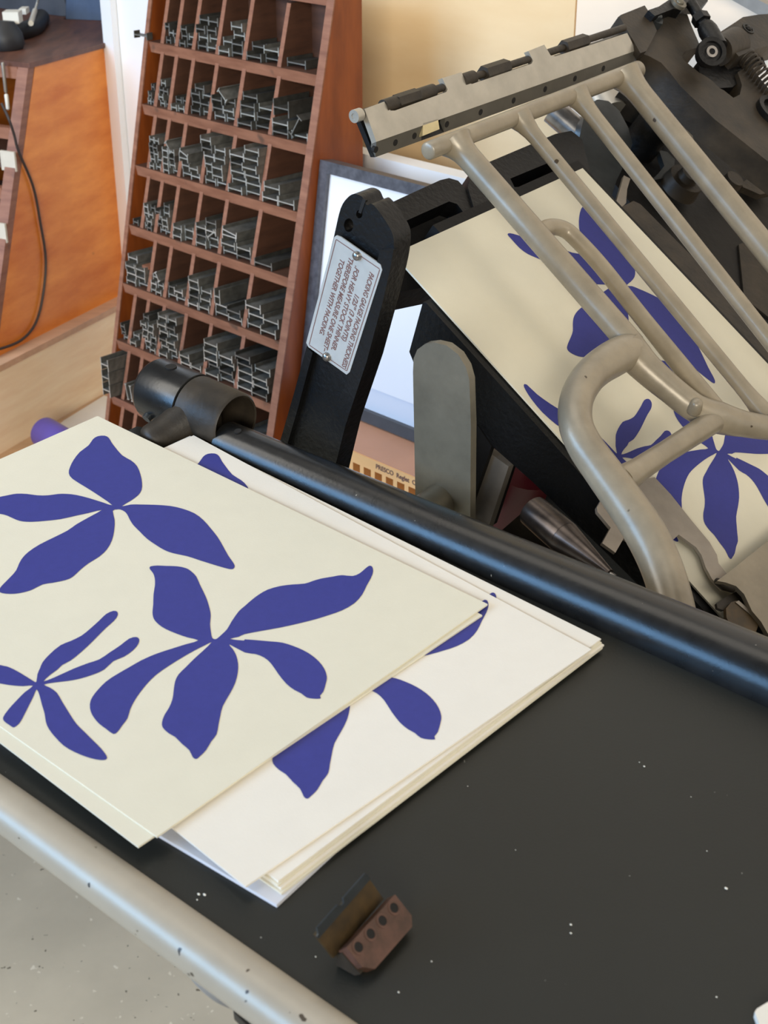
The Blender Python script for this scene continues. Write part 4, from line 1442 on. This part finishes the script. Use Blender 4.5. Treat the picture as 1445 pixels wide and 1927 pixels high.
# ------------------------------------------------------------------ prints
A0, S0 = 3.0104, 780
def cA(x, y):
    return (x / A0, 780 + y / A0)
def cB(x, y):
    return (x / A0, 1200 + y / A0)
def cC(x, y):
    return (460 + x / A0, 1000 + y / A0)
fl1 = [cA(*p) for p in [(635, 516), (560, 462), (480, 411), (410, 367), (388, 335), (395, 300), (415, 260), (450, 215), (500, 177), (525, 142), (552, 125), (592, 122), (615, 135), (630, 160), (650, 187), (690, 233), (740, 262), (775, 295), (795, 345), (803, 390), (800, 430), (780, 460), (740, 490), (688, 522),
    (740, 512), (800, 512), (880, 514), (960, 520), (1030, 535), (1100, 562), (1150, 600), (1190, 645), (1230, 695), (1260, 745), (1290, 800), (1315, 835), (1328, 860), (1320, 876), (1300, 878), (1260, 868), (1200, 850), (1130, 828), (1060, 805), (980, 788), (930, 770), (880, 740), (830, 705), (790, 665), (755, 630), (735, 600), (720, 570), (705, 552), (680, 540),
    (660, 540), (637, 548), (648, 600), (645, 660), (632, 715), (605, 765), (560, 808), (500, 845), (450, 885), (410, 922), (370, 940), (300, 955), (240, 965), (180, 995), (130, 1010), (80, 1018), (30, 1017), (0, 1010), (-8, 998), (0, 983), (20, 960), (60, 920), (90, 885), (105, 850), (125, 815), (160, 780), (220, 740), (300, 700), (380, 660), (430, 625), (500, 585), (575, 543),
    (500, 560), (430, 575), (340, 595), (250, 605), (180, 610), (130, 608), (90, 598), (40, 575), (0, 565), (-60, 562), (-130, 560), (-190, 545), (-240, 515), (-262, 500), (-240, 488), (-180, 482), (-110, 480), (-50, 478), (0, 468), (40, 460), (90, 451), (150, 452), (210, 460), (270, 460), (330, 452), (380, 452), (430, 458), (500, 475), (580, 500)]]
fl2 = [cA(*p) for p in [(1216, 1275), (1200, 1268), (1193, 1235), (1188, 1190), (1192, 1140), (1185, 1100), (1170, 1050), (1150, 1005), (1130, 965), (1110, 920), (1080, 890), (1050, 872), (1000, 862), (940, 860), (890, 858), (850, 863), (847, 878), (865, 900), (875, 930), (876, 970), (868, 1020), (866, 1080), (862, 1120), (866, 1150), (880, 1175), (915, 1205), (960, 1228), (1010, 1248), (1060, 1265), (1122, 1282)]]
fl2 += [cB(*p) for p in [(1050, 40), (970, 65), (880, 95), (800, 130), (730, 170), (660, 210), (600, 250), (555, 295), (520, 340), (507, 380), (512, 420), (530, 455), (560, 490), (600, 520), (640, 548), (665, 535), (690, 500), (720, 460), (735, 410), (760, 360), (790, 315), (830, 265), (880, 215), (950, 165), (1030, 115), (1100, 75), (1160, 45), (1197, 28),
    (1150, 75), (1100, 120), (1050, 170), (1010, 210), (990, 250), (982, 300), (975, 350), (955, 400), (930, 440), (916, 480), (920, 512), (955, 545), (990, 565), (1030, 605), (1070, 640), (1090, 680), (1110, 690), (1130, 675), (1165, 640), (1195, 590), (1225, 550), (1235, 500), (1245, 450), (1260, 390), (1300, 320), (1330, 260), (1345, 200), (1347, 150), (1335, 100), (1315, 65), (1297, 40)]]
fl2 += [cC(*p) for p in [(0, 688), (60, 697), (110, 717), (150, 752), (190, 810), (235, 865), (280, 900), (320, 920), (350, 943), (390, 950), (430, 949), (426, 933), (445, 910), (460, 860), (465, 825), (450, 780), (420, 740), (380, 705), (330, 675), (270, 650), (210, 632), (150, 626), (80, 620), (0, 614)]]
fl2 += [cA(*p) for p in [(1380, 1283), (1300, 1274), (1350, 1262)]]
fl2 += [cC(*p) for p in [(0, 584), (100, 565), (200, 547), (300, 525), (400, 500), (480, 475), (550, 450), (620, 410), (665, 360), (690, 310), (715, 265), (727, 230), (722, 203), (705, 197), (680, 215), (650, 240), (610, 255), (550, 250), (500, 258), (430, 270), (380, 285), (340, 298), (270, 303), (200, 312), (130, 332), (80, 360), (40, 390), (0, 425)]]
fl2 += [cA(*p) for p in [(1350, 1118), (1310, 1175), (1285, 1218), (1255, 1248), (1230, 1270)]]
fl3 = [cB(*p) for p in [(204, 252), (210, 210), (225, 175)]] + [cA(*p) for p in [(240, 1405), (280, 1360), (340, 1310), (400, 1285), (460, 1255), (510, 1215), (560, 1170), (600, 1132), (640, 1115), (662, 1120), (665, 1140), (645, 1170), (600, 1210), (550, 1260), (500, 1310), (450, 1355), (400, 1395), (350, 1422)]]
fl3 += [cB(*p) for p in [(325, 182), (280, 215), (245, 250), (300, 230), (360, 203), (420, 176)]] + [cA(*p) for p in [(500, 1410), (560, 1390), (620, 1350), (680, 1310), (730, 1272), (770, 1263), (787, 1277), (780, 1305), (750, 1340), (700, 1375), (640, 1400)]]
fl3 += [cB(*p) for p in [(590, 182), (530, 210), (450, 235), (380, 248), (310, 256), (246, 268), (280, 285), (320, 315), (350, 365), (390, 430), (430, 490), (480, 540), (530, 590), (570, 630), (600, 670), (603, 688), (585, 696), (540, 692), (480, 675), (420, 650), (360, 615), (310, 565), (275, 520), (258, 480), (250, 430), (235, 380), (222, 330), (206, 295),
    (190, 330), (160, 390), (135, 440), (110, 485), (80, 510), (40, 522), (15, 515), (5, 490), (15, 455), (45, 410), (90, 360), (140, 310), (186, 274), (130, 277), (60, 272), (0, 262), (0, 158), (50, 170), (100, 195), (150, 225), (190, 250)]]
ART = []
for fl in (fl1, fl2, fl3):
    ART.append([T.on(p, 2, 0.0) for p in fl])
# the petal that leaves the picture on the table is seen whole on the platen's print
k_ = fl3.index(cB(0, 262)) + 1
ART[2][k_:k_] = [P.on(p, 2, 0.0) for p in ((1058, 806), (1045, 798), (1020, 776), (1000, 752), (989, 735), (985, 725), (991, 724), (1010, 742), (1035, 760), (1056, 773))]
ART = [[Vector((max(0.004, min(LA - 0.004, q.x)), max(-LB + 0.003, min(-0.003, q.y)), 0)) for q in l] for l in ART]


def ink_bm(lift=0.00006, thick=0.0001):
    bm = BM()
    for l in ART:
        pts = spline(l, 2, closed=True)
        tris = tessellate_polygon([pts])
        vs = [bm.verts.new((p.x, p.y, lift + thick)) for p in pts]
        for t in tris:
            try:
                bm.faces.new([vs[i] for i in t])
            except ValueError:
                pass
    bmesh.ops.recalc_face_normals(bm, faces=bm.faces)
    for f in bm.faces:
        if f.normal.z < 0:
            f.normal_flip()
    return bm


def sheet(fr, o, ang, ztop, th, m, label, ink=True, inkoff=(0, 0), group='blue flower prints', lw=LA, lh=LB):
    """a print whose back corner is at o (x, y of fr), turned by ang in the plane"""
    x = Vector((math.cos(ang), math.sin(ang), 0))
    y = Vector((-math.sin(ang), math.cos(ang), 0))
    G = Frame(fr.w((o[0], o[1], ztop)), (fr.v(x), fr.v(y), fr.ax[2]))
    bm = BM()
    box(bm, (0, -lh, -th), (lw, 0, 0))
    s = obj('art_print', bm, m, None, label, 'print', group, frame=G, smooth=0)
    if ink:
        ib = ink_bm()
        for v in ib.verts:
            v.co.x = min(lw - 0.002, v.co.x + inkoff[0])
            v.co.y = min(-0.0015, v.co.y + inkoff[1])
        obj('ink_flowers', ib, M['ink'], s, 'royal blue cut-paper style flowers', frame=G, smooth=0)
    return s


TH = 0.00088
def fit(px_r, px_b, z):
    """pose of a sheet from its right and bottom corners"""
    a, b = T.on(px_r, 2, z), T.on(px_b, 2, z)
    d = (b - a)
    ang = math.atan2(d.y, d.x) + math.pi / 2
    x = Vector((math.cos(ang), math.sin(ang), 0))
    mid = (a + b) / 2
    y = Vector((-math.sin(ang), math.cos(ang), 0))
    o = mid + y * (LB / 2) - x * LA
    return (o.x, o.y), ang
z = 0.0
GAP = 0.00006
poses = []
sheet(T, (0, 0.0002), R(0.0), 0.0, TH, M['paper'], 'cream print of blue flowers, topmost sheet of the piles on the table')
specs = [((908, 1157), (259, 1594), 'paper', 'cream print directly under the topmost flower print, edge showing at its lower left', False),
         ((1117, 1219), (456, 1672), 'white_paper', 'white flower print topmost in the lower pile, petals partly covered', True),
         ((1139, 1196), (511, 1667), 'white_paper', 'white print second in the lower pile, jutting out beyond the far edge', True),
         ((1134, 1207), (520, 1668), 'paper', 'print third in the lower pile, mostly covered', False),
         ((1137, 1213), (528, 1672), 'white_paper', 'print fourth in the lower pile, near its bottom', False),
         ((1133, 1219), (531, 1680), 'paper', 'print fifth in the lower pile, second from the table', False)]
z = 0.0
for pr, pb, mk, lab, ink in specs:
    z -= TH + GAP
    if ink:
        z -= 0.00012
    o_, a_ = fit(pr, pb, z)
    sheet(T, o_, a_, z, TH, M[mk], lab, ink, (0.0033, 0.008))
z -= TH + GAP
o_, a_ = fit((1070, 1196), (510, 1712), z)
sheet(T, o_, a_, z, z - ZT - 0.00005, M['grey_paper'], 'pale grey sheet at the very bottom of the pile, corner pointing to the rail', False)
# the print on the platen
Gs = sheet(P, (0, 0), 0, 0.0, 0.0012, M['paper'], 'cream flower print mounted on the sloping black platen behind the rack')
bm = BM()
box(bm, (0.001, -LB + 0.001, -0.0021), (LA + 0.001, 0.0012, -0.00125))
obj('art_print', bm, M['paper'], None, 'second print lying right under the flower print on the platen', 'print', 'blue flower prints', frame=P, smooth=0)
# white card at the lower right corner of the table
bm = BM()
pp = [T.on(p, 2, ZT + 0.003) for p in ((1420, 1904), (1424, 1898), (1520, 1840), (1580, 1990), (1470, 2030), (1440, 1960))]
prism(bm, pp, (0, 0, -0.0029))
obj('white_card', bm, M['white_paper'], None, 'white card poking in at the lower right corner of the black table', 'card', frame=T, bevel=0.0008)
# crumbs
bm = BM()
for (px, py, s) in ((1212, 1443, 1.0), (1366, 1673, 1.5), (1074, 1741, 1.1), (1074, 1757, 1.0), (1348, 1877, 0.8), (374, 1684, 1.4), (385, 1685, 1.5), (371, 1694, 0.8), (812, 1810, 0.8), (1203, 1435, 0.6), (594, 1801, 0.7), (750, 1868, 0.9), (970, 1600, 0.5), (1300, 1500, 0.5), (1330, 1602, 0.6), (880, 1480, 0.5)):
    q = T.on((px, py), 2, ZT)
    r_ = 0.00042 * s
    bmesh.ops.create_icosphere(bm, subdivisions=1, radius=r_, matrix=Matrix.Translation((q.x, q.y, ZT + r_ * 0.6 + 0.00003)) @ Matrix.Diagonal((1.3, 0.8, 0.6, 1)))
obj('paper_crumbs', bm, M['crumb'], None, 'tiny pale paper crumbs scattered over the black table', 'crumbs', kind='stuff', frame=T)

# ------------------------------------------------------------------ rusty clip on the table
def tz(px, z):
    return T.on(px, 2, ZT + z)
kBL, kBR = tz((694, 1834), 0.0040), tz((784, 1737), 0.0040)
kTL, kTR = tz((650, 1788), 0.0125), tz((741, 1683), 0.0125)
e1 = ((kBR - kBL).normalized() + (kTR - kTL).normalized()).normalized()
kmB, kmT = (kBL + kBR) / 2, (kTL + kTR) / 2
e2 = (kmT - kmB)
e2 = (e2 - e1 * e2.dot(e1))
HW = e2.length
e2.normalize()
e3 = e1.cross(e2)
if e3.z < 0:
    e3 = -e3
LW = ((kBR - kBL).length + (kTR - kTL).length) / 2
K2 = Frame(T.w(kmB), (T.v(e1), T.v(e2), T.v(e3)))        # x along the clip, y up the sloping face, z out of the face
clip = thing('metal_clip', T.w((kmB.x, kmB.y, ZT)), 'small rusty brown metal clip with four screw holes standing on the table', 'clip')
hl = LW / 2
bm = BM()
prism(bm, [(-hl + 0.004, 0, 0), (hl - 0.003, 0, 0), (hl, 0.003, 0), (hl, HW, 0), (-hl, HW, 0), (-hl, 0.004, 0)], (0, 0, -0.0055))
block = obj('block', bm, M['rust'], clip, frame=K2, bevel=0.0006)
for k in range(4):
    c_ = Vector((-hl + LW * (0.13 + 0.245 * k), HW * 0.76, 0))
    bm = BM()
    ring(bm, c_ + Vector((0, 0, -0.001)), (0, 0, 1), 0.0019, 0.0028, 0.0012, 20)
    hole = obj('screw_hole', bm, M['rust'], clip, frame=K2)
    bm = BM()
    cyl(bm, c_ + Vector((0, 0, -0.002)), c_ + Vector((0, 0, 0.00008)), 0.0019, seg=16)
    obj('hole_bottom', bm, M['hole'], hole, frame=K2)
qBL, qBR = tz((628, 1803), 0.0060), tz((722, 1692), 0.0060)
qTL, qTR = tz((594, 1757), 0.0185), tz((691, 1650), 0.0185)
ex = (qBR - qBL)
up3 = ((qTL - qBL) + (qTR - qBR)) / 2
n3 = ex.cross(up3).normalized()
if n3.z < 0:
    n3 = -n3
qTL, qTR = qBL + up3, qBR + up3
bm = BM()
prism(bm, [qBL, qBR, qTR, qTL], n3 * -0.0012)
obj('back_plate', bm, M['olive'], clip, frame=T, bevel=0.0002)
def bp(s_, t_):
    return qTL + ex * s_ + up3 * t_
bm = BM()
prism(bm, [bp(-0.015, -0.12), bp(1.0, -0.12), bp(1.0, 0.06), bp(0.985, 0.16), bp(0.55, 0.16), bp(0.52, 0.03), bp(0.47, 0.03), bp(0.44, 0.16), bp(0.05, 0.16), bp(0.02, 0.0), bp(-0.015, -0.03)], n3 * 0.0008)
obj('gripper_edge', bm, M['bluesteel'], clip, 'blued steel notched edge', frame=T, bevel=0.00015)
# thin body joining plate and block down to the table
bm = BM()
gL = [qBL, qBL + Vector((0, 0, -0.006 + 0.0001)), tz((668, 1838), 0.0001), kBL + Vector((0, 0, 0.001)), (kBL + kTL) / 2]
gL[3] = K2.w((-hl + 0.002, 0.002, -0.003))
gL[3] = T.loc(gL[3])
gL[4] = T.loc(K2.w((-hl + 0.002, HW - 0.001, -0.004)))
a_ = [p + e1 * 0.0015 for p in gL]
n_e = e1
# flatten the section onto one plane across the clip
o_ = a_[0]
a_ = [p - n_e * (p - o_).dot(n_e) for p in a_]
a_[1].z = ZT + 0.0008
a_[2].z = ZT + 0.0008
prism(bm, a_, e1 * (LW - 0.004))
obj('foot', bm, M['castbrown'], clip, frame=T, bevel=0.0005)
print('objects', len(bpy.data.objects))
